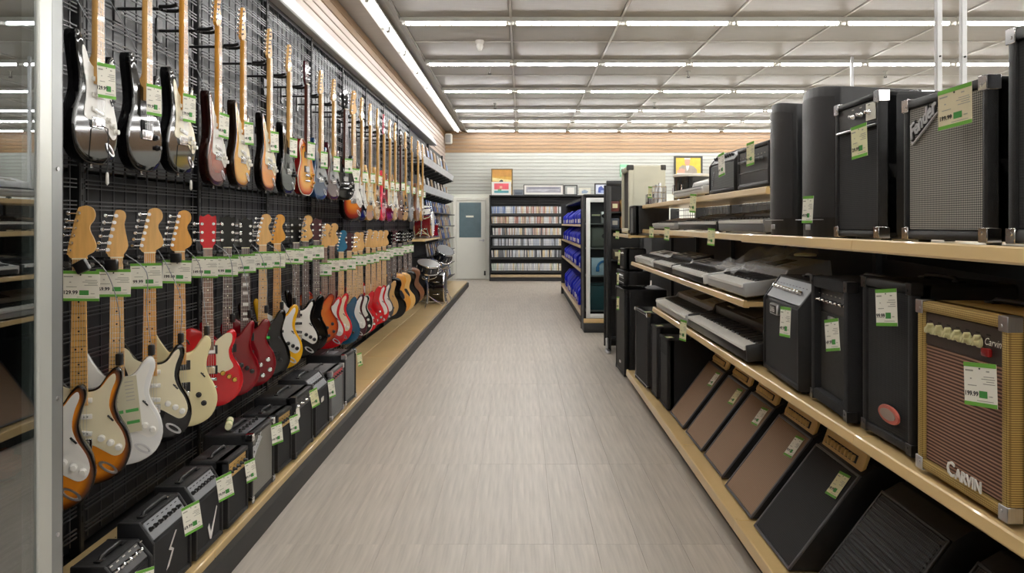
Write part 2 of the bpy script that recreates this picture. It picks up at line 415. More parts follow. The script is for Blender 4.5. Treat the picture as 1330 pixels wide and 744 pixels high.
m = MB(); m.lathe([(.045,-.06),(.05,-.09),(.03,-.14),(.001,-.15)], 16); m.build('sensor_cone', WHITE, t)
t = thing('corner_speaker', 'small grey speaker box high in the back corner under the ceiling', 'speaker', (-1.93, 20.45, 3.62))
m = MB(); m.rbox(-.1, .1, -.1, .1, -.02, .26, r=.05, seg=3); m.build('housing', mat('pale_grey_plastic', rgb(205,203,196), .5, noise=.03), t)
m = MB(); m.rbox(-.07, .07, -.112, -.095, .02, .22, r=.01); m.build('grille', mat('grey_grille_metal', rgb(150,150,148), .5, bump=.5, bscale=300), t)
m = MB(); m.cyl((0,.05,.12), (-.14,.3,.12), .015, n=8); m.build('bracket', STEEL, t)
# ------------------------------------------------------------------ wire wall with its long display deck
KICK = mat('black_kick_plate', rgb(34,33,33), .6, noise=.2, nscale=6)
PANELU = mat('grey_wall_panel', rgb(112,114,117), .4, noise=.14, nscale=5, stretch=(1,.6,5))
PANELL = mat('charcoal_wall_panel', rgb(34,34,36), .55, noise=.2, nscale=4)
WIRE = mat('black_grid_wire', rgb(58,59,62), .3, noise=.1, nscale=20)
PEG = mat('cream_pegboard', rgb(208,182,130), .5, noise=.05, nscale=5)
def shelf(par, Xf, Xb, Za, Zb, zl, zt, m=TAN, name='shelf', lipx=.012):
    """steel shelf whose front edge (price channel) is at Xf; Xb is the back edge (either side)"""
    s = 1 if Xb > Xf else -1
    a, b = sorted((Xf+s*.012, Xb))
    mb = MB(); mb.rbox(a, b, Za+.002, Zb-.002, zt-.03, zt-.008, r=.003, seg=1)
    o = mb.build(name, m, par, False)
    mb = MB()
    pr = [(Xf+s*.03, zl), (Xf+s*.004, zl+.002), (Xf, zl+.008), (Xf+s*.004, zt-.004), (Xf+s*.008, zt), (Xf+s*.02, zt), (Xf+s*.016, zl+.012), (Xf+s*.03, zl+.01)]
    n = len(pr)
    mb.add([(x, Za+.0015, z) for x, z in pr]+[(x, Zb-.0015, z) for x, z in pr], [tuple(range(n)), tuple(range(2*n-1, n-1, -1))]+[(i, (i+1) % n, n+(i+1) % n, n+i) for i in range(n)])
    mb.build('price_channel', m, o, False)
    return o
LDX0, LDX1, LDZ = -1.83, -1.28, .13
wallrun = thing('display_shelving', 'long black wire wall display with tan deck where the guitars hang', 'display', (0, 0, 0))
joints = [2.04+1.18*k for k in range(14)]
joints[-1] = 18.3
for a, b in zip(joints[:-1], joints[1:]):
    mb = MB(); mb.rbox(LDX0+.2, LDX1-.012, a+.001, b-.001, LDZ-.03, LDZ, r=.003, seg=1); o = mb.build('deck_board', TAN, wallrun, False)
    mb = MB(); mb.rbox(LDX1-.014, LDX1, a+.001, b-.001, LDZ-.085, LDZ+.003, r=.005, seg=2); mb.build('front_lip', TAN, o, False)
    mb = MB(); mb.rbox(LDX0+.0, LDX0+.198, a+.001, b-.001, LDZ-.03, LDZ, r=.003, seg=1); mb.build('rear_deck_board', PEG, wallrun, False)
mb = MB(); mb.box(-2.05, -1.245, 2.04, 18.25, 0, .1); mb.build('kick_plate', KICK, wallrun, False)
hole = MB()
for i in range(70):
    for k in range(3):
        hole.cyl((LDX0+.06+k*.045, 2.1+i*.045, LDZ-.004), (LDX0+.06+k*.045, 2.1+i*.045, LDZ+.0006), .004, n=6)
hole.build('peg_holes', INK, wallrun, False)['kind'] = 'stuff'
ENDZ = 12.66
for k, (a, b) in enumerate(zip(joints[:9], joints[1:10])):
    mb = MB(); mb.rbox(-1.9, -1.882, a+.012, b-.012, 1.73, 3.12, r=.003, seg=1); mb.build('upper_panel', PANELU, wallrun, False)
    mb = MB(); mb.rbox(-1.9, -1.882, a+.012, b-.012, .13, 1.715, r=.003, seg=1); mb.build('lower_panel', PANELL, wallrun, False)
    mb = MB()
    z = .2
    while z < 3.1:
        for d in (0, .017, .034): mb.box(-1.846, -1.84, a+.03, b-.03, z+d-.0026, z+d+.0026)
        z += .0906
    y = a+.06
    while y < b-.04:
        mb.box(-1.853, -1.846, y-.003, y+.003, .17, 3.1); y += .105
    mb.build('wire_grid', WIRE, wallrun, False)['kind'] = 'stuff'
for a in joints[:10]:
    mb = MB(); mb.rbox(-1.9, -1.835, a-.016, a+.016, .1, 3.14, r=.004, seg=1); o = mb.build('upright_post', BLKM, wallrun, False)
    mb = MB()
    for i in range(60): mb.box(-1.8352, -1.8335, a-.004, a+.004, .25+i*.048, .275+i*.048)
    mb.build('upright_slots', INK, o, False)['kind'] = 'stuff'
mb = MB(); mb.rbox(-1.89, -1.84, 2.04, ENDZ, 3.1, 3.135, r=.004, seg=1); mb.build('top_rail', BLKM, wallrun, False)

# ------------------------------------------------------------------ right-hand gondola
gon = thing('shelf_gondola', 'long black shelf unit with tan shelves of amplifiers and keyboards', 'shelving', (0, 0, 0))
RJ = [-.05, 1.15, 2.37, 3.56, 4.78, 6.0, 7.2]
for a, b in zip(RJ[:-1], RJ[1:]):
    shelf(gon, .98, 1.6, a, b, .075, .135, name='base_deck')
for a, b in zip(RJ[:3], RJ[1:4]): shelf(gon, 1.015, 1.62, a, b, 1.412, 1.452)
for a, b in zip(RJ[:5], RJ[1:6]): shelf(gon, 1.02, 1.62, a, b, .814, .852)
for a, b in zip(RJ[3:6], RJ[4:7]):
    shelf(gon, 1.13, 1.62, a, b, 1.635, 1.672); shelf(gon, 1.13, 1.62, a, b, 1.408, 1.445)
    shelf(gon, 1.025, 1.62, a, b, 1.108, 1.143)
shelf(gon, 1.0, 1.62, 7.2, 8.4, 1.36, 1.395)
mb = MB(); mb.box(1.03, 1.7, -.05, 7.2, 0, .076); mb.build('kick_plate', KICK, gon, False)
mb = MB(); mb.box(1.66, 1.68, -.05, 9.8, .05, 1.44); mb.build('back_panel', mat('black_back_panel', rgb(24,24,25), .6, noise=.2, nscale=5), gon, False)
for y in RJ[:3]+[2.37, 3.56]:
    mb = MB(); mb.rbox(1.63, 1.72, y-.02, y+.02, 0, 1.47, r=.004, seg=1); mb.build('upright_post', BLKM, gon, False)
for y in (4.78, 6.0, 7.2, 8.4):
    mb = MB(); mb.rbox(1.63, 1.72, y-.02, y+.02, 0, 1.66, r=.004, seg=1); mb.build('upright_post', BLKM, gon, False)
mb = MB()
for i in range(45): mb.box(1.688, 1.692, 3.6+i*.1-.003, 3.6+i*.1+.003, 1.44, 1.67)
for i in range(4): mb.box(1.692, 1.696, 3.56, 8.4, 1.47+i*.055-.003, 1.47+i*.055+.003)
mb.build('wire_grid', WIRE, gon, False)['kind'] = 'stuff'
# brackets under the shelves
for y in (2.37, 3.56, 4.78, 6.0):
    for z in (.815, 1.11 if y > 3 else 1.41):
        mb = MB(); mb.prof_x([(0, 0), (-.5, 0), (-.5, -.02), (-.06, -.09), (0, -.09)], -.002, .002, T=Z_(1.63, y+.012, z)@RZ(-PI/2)); mb.build('shelf_bracket', BLKM, gon, False)
# goods on the next aisle glimpsed through the wire grid
for k, (y, z, c, n, wd, hh) in enumerate(((4.25, 1.45, (222,200,40), 'yellow', .12, .1), (4.62, 1.45, (206,160,90), 'tan cardboard', .3, .17), (5.1, 1.45, (120,96,60), 'brown', .22, .13))):
    t = thing('carton', '%s carton seen through the wire grid behind the keyboards' % n, 'box', (1.86, y, 1.45), -PI/2)
    mb = MB(); mb.rbox(-wd/2, wd/2, 0, .1, 0, hh, r=.004, seg=1); mb.build('box', mat('carton_%s' % n.replace(' ', '_'), rgb(*c), .6, noise=.1), t, False)
    mb = MB(); mb.box(-wd*.3, wd*.3, -.001, 0, hh*.3, hh*.7); mb.build('printed_band', INK if k == 0 else CARD, t, False)
t = thing('side_shelf', 'tan shelf of the next aisle behind the wire grid', 'shelf', (0, 0, 0))
mb = MB(); mb.rbox(1.78, 2.3, 3.4, 9.8, 1.415, 1.447, r=.004, seg=1); mb.build('board', TAN, t, False)
mb = MB(); mb.rbox(2.3, 2.34, 3.4, 9.8, 0, 1.7, r=.004, seg=1); mb.build('back_panel', MATS['black_back_panel'], t, False)
for y in (3.5, 6.1): mb = MB(); mb.rbox(2.26, 2.3, y-.02, y+.02, 0, 1.7, r=.004); mb.build('upright_post', BLKM, t, False)
# white poles rising to the ceiling behind the amplifiers
PW = mat('white_pole_enamel', rgb(214,216,218), .4, noise=.03)
for X, Y, n in ((1.755, 3.24, 'between the amplifiers with the chrome corners and woven grille'), (1.865, 3.25, 'above the woven-grille amplifier')):
    t = thing('ceiling_pole', 'white ceiling pole rising %s' % n, 'pole', (X, Y, 0))
    mb = MB(); mb.rbox(-.016, .016, -.016, .016, 0, 1.95, r=.004, seg=1); mb.build('lower_tube', PW, t)
    mb = MB(); mb.rbox(-.012, .012, -.012, .012, 1.95, H, r=.003, seg=1); mb.build('upper_tube', PW, t)
    mb = MB()
    for z in (1.8, 1.9, 2.05, 2.2): mb.cyl((0, -.0175, z), (0, -.011, z), .004, n=8)
    mb.build('bolt_holes', INK, t)['kind'] = 'stuff'
t = thing('utility_pole', 'thin white utility pole far off between floor and ceiling', 'pole', (4.92, 11.45, 0))
mb = MB(); mb.rbox(-.02, .02, -.02, .02, .01, H-.02, r=.004); mb.build('pole', PW, t)
mb = MB(); mb.rbox(-.06, .06, -.06, .06, 0, .012, r=.003); mb.build('base_plate', PW, t)

# ------------------------------------------------------------------ glass showcase at the very left
ALU = mat('satin_aluminium', rgb(206,208,202), .32, .35, noise=.04, nscale=3, stretch=(1,1,.3))
def glass_mat():
    m = mat('showcase_glass', (.02,.022,.024), .02); nt = m.node_tree
    out = [n for n in nt.nodes if n.type == 'OUTPUT_MATERIAL'][0]
    g = nt.nodes.new('ShaderNodeBsdfGlossy'); g.inputs['Roughness'].default_value = .008; g.inputs['Color'].default_value = (.9,.93,.95,1)
    tr = nt.nodes.new('ShaderNodeBsdfTransparent'); tr.inputs['Color'].default_value = (.55,.6,.6,1)
    mx = nt.nodes.new('ShaderNodeMixShader'); mx.inputs['Fac'].default_value = .36
    nt.links.new(tr.outputs[0], mx.inputs[1]); nt.links.new(g.outputs[0], mx.inputs[2]); nt.links.new(mx.outputs[0], out.inputs['Surface'])
    return m
GLASS = glass_mat()
_g2 = mat('case_glass', (.9,.95,.93), .03); _n = _g2.node_tree
_o2 = [n for n in _n.nodes if n.type == 'OUTPUT_MATERIAL'][0]; _t2 = _n.nodes.new('ShaderNodeBsdfTransparent'); _q2 = _n.nodes.new('ShaderNodeBsdfGlossy'); _q2.inputs['Roughness'].default_value = .02
_t2.inputs['Color'].default_value = (.88,.92,.91,1); _m2 = _n.nodes.new('ShaderNodeMixShader'); _m2.inputs['Fac'].default_value = .07
_n.links.new(_t2.outputs[0], _m2.inputs[1]); _n.links.new(_q2.outputs[0], _m2.inputs[2]); _n.links.new(_m2.outputs[0], _o2.inputs['Surface'])
case = thing('showcase', 'tall glass showcase with aluminium frame post before the hanging guitars', 'display case', (0, 0, 0))
mb = MB(); mb.box(-1.203, -1.197, .3, 1.9, .12, 2.5); mb.build('glass_pane', GLASS, case, False)
mb = MB(); mb.rbox(-1.235, -1.19, 1.9, 1.955, 0, 2.56, r=.004); mb.build('frame_post', ALU, case, False)
mb = MB(); mb.rbox(-1.225, -1.193, 1.955, 2.004, 0, 2.56, r=.004); o = mb.build('edge_channel', mat('grey_aluminium', rgb(150,153,152), .35, .5, noise=.05, nscale=3), case, False)
mb = MB()
for z in (.7, 1.05, 1.64, 2.25): mb.cyl((-1.193, 1.98, z), (-1.190, 1.98, z), .006, n=8)
mb.build('frame_screws', STEEL, o)['kind'] = 'stuff'
mb = MB(); mb.rbox(-1.85, -1.2, 2.005, 2.02, 0, 2.56, r=.004); mb.build('end_panel', BLKM, case, False)
mb = MB(); mb.rbox(-1.235, -1.19, .3, 1.9, 0, .12, r=.004); mb.build('frame_rail', ALU, case, False)
mb = MB(); mb.rbox(-1.235, -1.19, .3, 1.9, 2.5, 2.56, r=.004); mb.build('frame_rail', ALU, case, False)
mb = MB(); mb.box(-1.85, -1.83, .3, 2.0, 0, 2.56); mb.build('back_panel', BLKM, case, False)
mb = MB(); mb.box(-1.83, -1.24, .3, 2.0, .1, .12); mb.build('case_floor', BLKM, case, False)
mb = MB(); mb.box(-1.83, -1.24, .3, 2.0, 2.54, 2.56); mb.build('case_top', BLKM, case, False)
mb = MB(); mb.rbox(-1.83, -1.26, .32, 2.0, .83, .845, r=.002); mb.build('case_shelf', BLKM, case, False)
for z in (1.55, 2.05):
    mb = MB(); mb.rbox(-1.83, -1.5, .32, 2.0, z, z+.015, r=.002); mb.build('case_shelf', BLKM, case, False)
t = thing('ornament', 'small glazed orange ornament on a shelf inside the glass showcase', 'ornament', (-1.3, 1.94, .845-.55))
mb = MB(); mb.lathe([(.02,.55),(.02,.556),(.012,.56)], 12); mb.build('foot', GOLD, t)
mb = MB(); mb.lathe([(.012,.56),(.03,.572),(.05,.592),(.042,.612),(.018,.622),(.02,.634),(.001,.64)], 14)
mb.build('shell', mat('orange_glaze', rgb(226,104,40), .2, coat=.6, noise=.1), t)
# ------------------------------------------------------------------ guitars (front faces -Y, origin at the bottom of the body, metres)
def cm(pts): return [(x/100, z/100) for x, z in pts]
OUT = {
 'strat': cm([(0,0),(8,.8),(13.6,4),(16.1,10),(15,16),(12.2,21),(11.2,25),(12.2,29.5),(13.3,33),(12.9,35.9),(11,36.7),(8.8,35),(6.4,31.6),(3.4,30.2),(-3.2,30.6),(-5.4,32.3),(-8,36),(-10.2,39.6),(-12.6,41),(-14,39.4),(-13.7,36),(-12.2,30),(-11.4,25),(-12.6,20.5),(-15.3,16),(-16.2,10.5),(-14.3,4.4),(-8.5,.8)]),
 'single': cm([(0,0),(8,.6),(14,4.5),(16.4,10.5),(15.3,16.5),(12,21.5),(11.1,25),(12.6,28.8),(13.2,32),(11.6,34),(9.2,33.4),(6.6,30.4),(3.4,29.3),(-3.2,33.6),(-8,35.2),(-12,33.3),(-13.4,29.5),(-12,25.5),(-11.2,22.5),(-12.5,19),(-15.6,14.5),(-16.5,9.5),(-14,4),(-8,.6)]),
 'double': cm([(0,0),(8,.7),(14,4.6),(16.6,11),(15,17),(12.4,21.5),(11.8,25.5),(13.2,31),(13.6,34.6),(12,35.6),(9.4,33.2),(6.2,29),(3.3,27.6),(-3.3,27.6),(-6.2,29),(-9.4,33.4),(-12,36),(-13.6,35),(-13.2,31),(-11.8,25.5),(-12.4,21.5),(-15,17),(-16.6,11),(-14,4.6),(-8,.7)]),
 'acoustic': cm([(0,0),(9,.9),(16,5),(19.8,12),(19,20),(14.4,26),(12.2,30.5),(12.8,36),(14.4,41),(13,46.5),(8,49.4),(3,50),(-3,50),(-8,49.4),(-13,46.5),(-14.4,41),(-12.8,36),(-12.2,30.5),(-14.4,26),(-19,20),(-19.8,12),(-16,5),(-9,.9)]),
}
for _k in ('strat','single','double'):
    OUT[_k] = [(x, z*1.12) for x, z in OUT[_k]]
CEN = {'strat': (0,.19), 'single': (0,.18), 'double': (0,.168), 'acoustic': (0,.25)}
THK = {'strat': .044, 'single': .048, 'double': .038, 'acoustic': .105}
HEEL = {'strat': .336, 'single': .33, 'double': .305, 'acoustic': .49}
NUT = {'strat': .80, 'single': .785, 'double': .79, 'acoustic': .865}
def body_mesh(kind, k=3):
    P = smooth_loop(OUT[kind], k); n = len(P); t = THK[kind]/2; cx, cz = CEN[kind]
    N = []
    for i in range(n):
        a = Vector(P[i-1]); b = Vector(P[(i+1) % n]); d = (b-a).normalized(); N.append((d.y, -d.x))
    def inset(q): return [(p[0]-nn[0]*q, p[1]-nn[1]*q) for p, nn in zip(P, N)]
    def sc(q): return [(cx+(p[0]-cx)*q, cz+(p[1]-cz)*q) for p in P]
    e = .005 if kind != 'acoustic' else .002
    rings = [(sc(.5), t, 0), (inset(e), t, 0), (inset(.001), t-e*.35, 0), (P, t-e, 0), (P, -t+e, 0), (inset(.001), -t+e*.35, .02), (inset(e), -t, .06), (sc(.86), -t, .3), (sc(.7), -t, .55), (sc(.5), -t, .8), (sc(.25), -t, 1)]
    m = MB(); att = []
    V = []; F = []
    for ring, y, a in rings:
        V += [(x, y, z) for x, z in ring]; att += [a]*n
    for r in range(len(rings)-1):
        for i in range(n): j = (i+1) % n; F.append((r*n+i, r*n+j, (r+1)*n+j, (r+1)*n+i))
    V += [(cx, t, cz), (cx, -t, cz)]; att += [0, 1]; L = (len(rings)-1)*n
    for i in range(n):
        j = (i+1) % n; F.append((j, i, len(V)-2)); F.append((L+i, L+j, len(V)-1))
    m.add(V, F); m.att = att
    return m.mesh('body', True, 50)
def plate_mesh(name, pts, y0, y1, k=3):
    m = MB(); m.plate(smooth_loop(cm(pts), k), y0, y1); return m.mesh(name, True, 30)
PG = {
 'strat': [(-3,34.7),(-5.8,36.3),(-7.8,39.6),(-9.6,41),(-10.3,39),(-9.4,33.6),(-7.8,28.6),(-7.6,23.5),(-8.8,18.6),(-8,16),(0,15.2),(4,14.4),(8,11.8),(11,10),(13.4,10.8),(14.5,14),(13.4,18.4),(10.6,23.4),(9.3,28),(10,33),(11.4,37),(11,39.2),(9.2,38),(6.6,34.5),(3,33.2)],
 'guard': [(3.2,28),(5,30.2),(8.8,32.6),(11.2,31.8),(11,28.5),(9.6,25),(10.2,21),(11.8,17.4),(8,15.4),(4.2,15.6),(3.8,22)],
 'acoustic': [(4.4,28.2),(8,29.6),(10.2,27),(12.6,22),(12,19),(8,18.2),(5.4,21),(5.2,25)],
 'batwing': [(-3,28),(-6,30),(-9.5,33.5),(-11.6,33.8),(-11.2,29),(-9.6,25),(-9.8,21),(-11.6,16.5),(-7,13.5),(4,13),(9.5,10),(12.8,12),(12.2,16.5),(9.8,21),(9.6,25),(11.2,29.5),(11.6,33.4),(9.4,32.6),(6,29.4),(3,27.4)],
}
for _k in ('guard','batwing'): PG[_k] = [(x, z*1.12) for x, z in PG[_k]]
HEADS = {
 'strat': [(2.1,0),(2.3,1.2),(4.4,2.6),(5.2,4.6),(4.5,7.2),(3.3,10),(3.3,12),(4.5,13.8),(4.9,15.8),(4.2,17.9),(2.4,18.9),(.4,18.5),(-.8,16.6),(-3.7,3.2),(-3.5,1.6),(-2.2,.3)],
 'tele': [(2.1,0),(2.4,1.4),(3.4,3),(3.9,5),(3.2,9),(2.6,13),(3.2,16),(2.4,18),(.4,18.4),(-.9,16.6),(-3.5,3.2),(-3.3,1.8),(-2.2,.3)],
 'open': [(2.1,0),(2.3,1.2),(3.5,3.2),(3.7,8),(3.9,13.6),(3.6,16.4),(2,16),(0,17.2),(-2,16),(-3.6,16.4),(-3.9,13.6),(-3.7,8),(-3.5,3.2),(-2.3,1.2),(-2.1,0)],
}
_G = {}
def cached(key, fn):
    if key not in _G: _G[key] = fn()
    return _G[key]
def m_neck(kind, head):
    m = MB(); z0, z1 = HEEL[kind]-.05, NUT[kind]; t = THK[kind]/2
    yf = -t-.008; yb = -t+.014
    V = []; F = []
    for z, hw, d in ((z0, .028, .02), (HEEL[kind], .0275, .02), (HEEL[kind]+.06, .0265, 0), (z1-.02, .0215, 0), (z1, .0212, 0)):
        V += [(-hw, yf, z), (hw, yf, z), (hw*.98, yf+.007, z), (hw*.6, yb-.003+d, z), (0, yb+d, z), (-hw*.6, yb-.003+d, z), (-hw*.98, yf+.007, z)]
    for r in range(4):
        for i in range(7): j = (i+1) % 7; F.append((r*7+i, r*7+j, r*7+7+j, r*7+7+i))
    F += [tuple(range(6, -1, -1)), tuple(28+i for i in range(7))]
    m.add(V, F); return m.mesh('neck')
def m_head(kind, head):
    t = THK[kind]/2; m = MB(); z1 = NUT[kind]
    P = [(x, z+z1) for x, z in smooth_loop(cm(HEADS[head]), 3)]
    m.plate(P, -t-.003, -t+.012); return m.mesh('headstock', True, 30)
def m_board(kind):
    m = MB(); z0, z1 = HEEL[kind]-(.045 if kind != 'acoustic' else .09), NUT[kind]; t = THK[kind]/2
    m.add([(-.028,-t-.008,z0),(.028,-t-.008,z0),(.0212,-t-.008,z1),(-.0212,-t-.008,z1),(-.0272,-t-.0135,z0),(.0272,-t-.0135,z0),(.0205,-t-.0135,z1),(-.0205,-t-.0135,z1)],
          [(0,3,2,1),(4,5,6,7),(0,1,5,4),(1,2,6,5),(2,3,7,6),(3,0,4,7)])
    return m.mesh('fretboard', False)
def m_frets(kind):
    m = MB(); z0, z1 = HEEL[kind]-.04, NUT[kind]; t = THK[kind]/2; sc = .648
    for k in range(1, 22):
        z = z1-sc*(1-2**(-k/12))
        if z < z0: break
        hw = .0205+(.0272-.0205)*(z1-z)/(z1-z0)
        m.box(-hw, hw, -t-.0148, -t-.0133, z-.001, z+.001)
    return m.mesh('frets', False)
def m_dots(kind, block):
    m = MB(); z1 = NUT[kind]; t = THK[kind]/2; sc = .648
    for k in (3, 5, 7, 9, 12, 15, 17):
        z = z1-sc*(1-2**(-(k-.5)/12))
        if z < HEEL[kind]-.03: break
        if block: m.box(-.015, .015, -t-.0141, -t-.013, z-.008, z+.008)
        else:
            for x in ((0,) if k != 12 else (-.01, .01)): m.cyl((x, -t-.0142, z), (x, -t-.013, z), .0034, n=8)
    return m.mesh('inlays', False)
def m_nut(kind):
    m = MB(); t = THK[kind]/2; z = NUT[kind]; m.box(-.0215, .0215, -t-.0155, -t-.006, z, z+.005); return m.mesh('nut', False)
def bridge_z(kind): return {'strat': .148, 'single': .14, 'double': .142, 'acoustic': .165}[kind]
def m_strings(kind, head):
    m = MB(); t = THK[kind]/2; zb = bridge_z(kind); zn = NUT[kind]
    for i in range(6):
        f = (i-2.5)/2.5; r = .00075-.00005*i
        m.add([(f*.026-r,-t-.0165,zb),(f*.026+r,-t-.0165,zb),(f*.0175+r,-t-.0165,zn),(f*.0175-r,-t-.0165,zn),(f*.026,-t-.0155,zb),(f*.0175,-t-.0155,zn)],
              [(0,1,2,3),(1,4,5,2),(4,0,3,5)])
    return m.mesh('strings', False)
def m_tuner(side):
    m = MB(); m.cyl((0, -.012, 0), (0, .004, 0), .0042, n=8); m.cyl((0, -.001, 0), (0, -.004, 0), .0075, n=8)
    m.cyl((0, .016, 0), (side*.03, .016, 0), .003, n=6); m.rbox(min(side*.03, side*.046), max(side*.03, side*.046), .011, .021, -.008, .008, r=.004, seg=1); m.rbox(-.01, .01, .012, .022, -.009, .009, r=.002, seg=1)
    return m.mesh('tuner')
def m_single_coil():
    m = MB(); m.rbox(-.041, .041, -.006, 0, -.009, .009, r=.004, seg=2)
    for i in range(6): m.cyl(((i-2.5)*.0103, -.0068, 0), ((i-2.5)*.0103, -.0058, 0), .0024, n=8, mi=1)
    return m.mesh('pickup')
def m_humbucker():
    m = MB(); m.rbox(-.045, .045, -.004, 0, -.022, .022, r=.003, seg=1); m.rbox(-.034, .034, -.01, -.003, -.0185, .0185, r=.002, seg=1, mi=1)
    for i in range(6): m.cyl(((i-2.5)*.0103, -.0107, .009), ((i-2.5)*.0103, -.0098, .009), .0022, n=6, mi=2)
    return m.mesh('pickup')
def m_knob():
    m = MB(); m.lathe([(.0125, 0), (.0125, -.004), (.0095, -.007), (.009, -.016), (.001, -.0165)], 14, T=RX(-PI/2)); return m.mesh('knob')
def m_bridge(kind):
    m = MB(); t = THK[kind]/2; z = bridge_z(kind)
    if kind == 'acoustic':
        m.rbox(-.08, .08, -t-.009, -t+.001, z-.016, z+.012, r=.004); m.box(-.036, .036, -t-.012, -t-.006, z-.001, z+.003, mi=0)
    elif kind == 'strat':
        m.rbox(-.041, .041, -t-.006, -t+.001, z-.018, z+.02, r=.002, seg=1)
        for i in range(6): m.rbox((i-2.5)*.0108-.0048, (i-2.5)*.0108+.0048, -t-.0125, -t-.005, z-.012, z+.014, r=.002, seg=1)
    else:
        m.rbox(-.042, .042, -t-.014, -t-.004, z-.008, z+.008, r=.003); m.rbox(-.044, .044, -t-.014, -t-.003, z-.045, z-.032, r=.005)
        for s in (-1, 1): m.cyl((s*.037, -t+.001, z), (s*.037, -t-.012, z), .005, n=8); m.cyl((s*.037, -t+.001, z-.038), (s*.037, -t-.012, z-.038), .005, n=8)
    return m.mesh('bridge')
def m_jack():
    m = MB(); n = 16
    P = [(.0145*math.cos(2*PI*i/n), .036*math.sin(2*PI*i/n)) for i in range(n)]; Q = [(.009*math.cos(2*PI*i/n), .028*math.sin(2*PI*i/n)) for i in range(n)]
    m.add([(x, 0, z) for x, z in P]+[(x, -.003, z) for x, z in P]+[(x, -.003, z) for x, z in Q]+[(x*.7, .002, z*.75) for x, z in Q],
          [tuple((r*n+i, r*n+(i+1) % n, (r+1)*n+(i+1) % n, (r+1)*n+i)) for r in range(3) for i in range(n)]+[tuple(3*n+i for i in range(n))])
    return m.mesh('jack_plate')
def m_switch():
    m = MB(); m.box(-.003, .003, -.0025, 0, -.014, .014); m.cyl((0, 0, .002), (.004, -.016, .006), .0022, .0035, n=8); return m.mesh('selector_switch')
def m_binding(kind):
    P = smooth_loop(OUT[kind], 3); t = THK[kind]/2
    m = MB(); m.tube([(x*.992, -t+.003, .002+z*.993) for x, z in P+P[:1]], .0034, 5); return m.mesh('binding')
def m_hole():
    m = MB(); t = THK['acoustic']/2; m.cyl((0, -t-.0008, .335), (0, -t+.001, .335), .05, n=28); return m.mesh('sound_hole', False)
def m_rosette():
    m = MB(); t = THK['acoustic']/2; n = 28
    V = [(r*math.cos(2*PI*i/n), -t-.0012, .335+r*math.sin(2*PI*i/n)) for r in (.051, .06) for i in range(n)]
    m.add(V, [(i, (i+1) % n, n+(i+1) % n, n+i) for i in range(n)]); return m.mesh('rosette', False)
TUN6 = [(-3.0,3.2),(-2.5,5.8),(-1.9,8.4),(-1.35,11),(-.8,13.6),(-.2,16.2)]
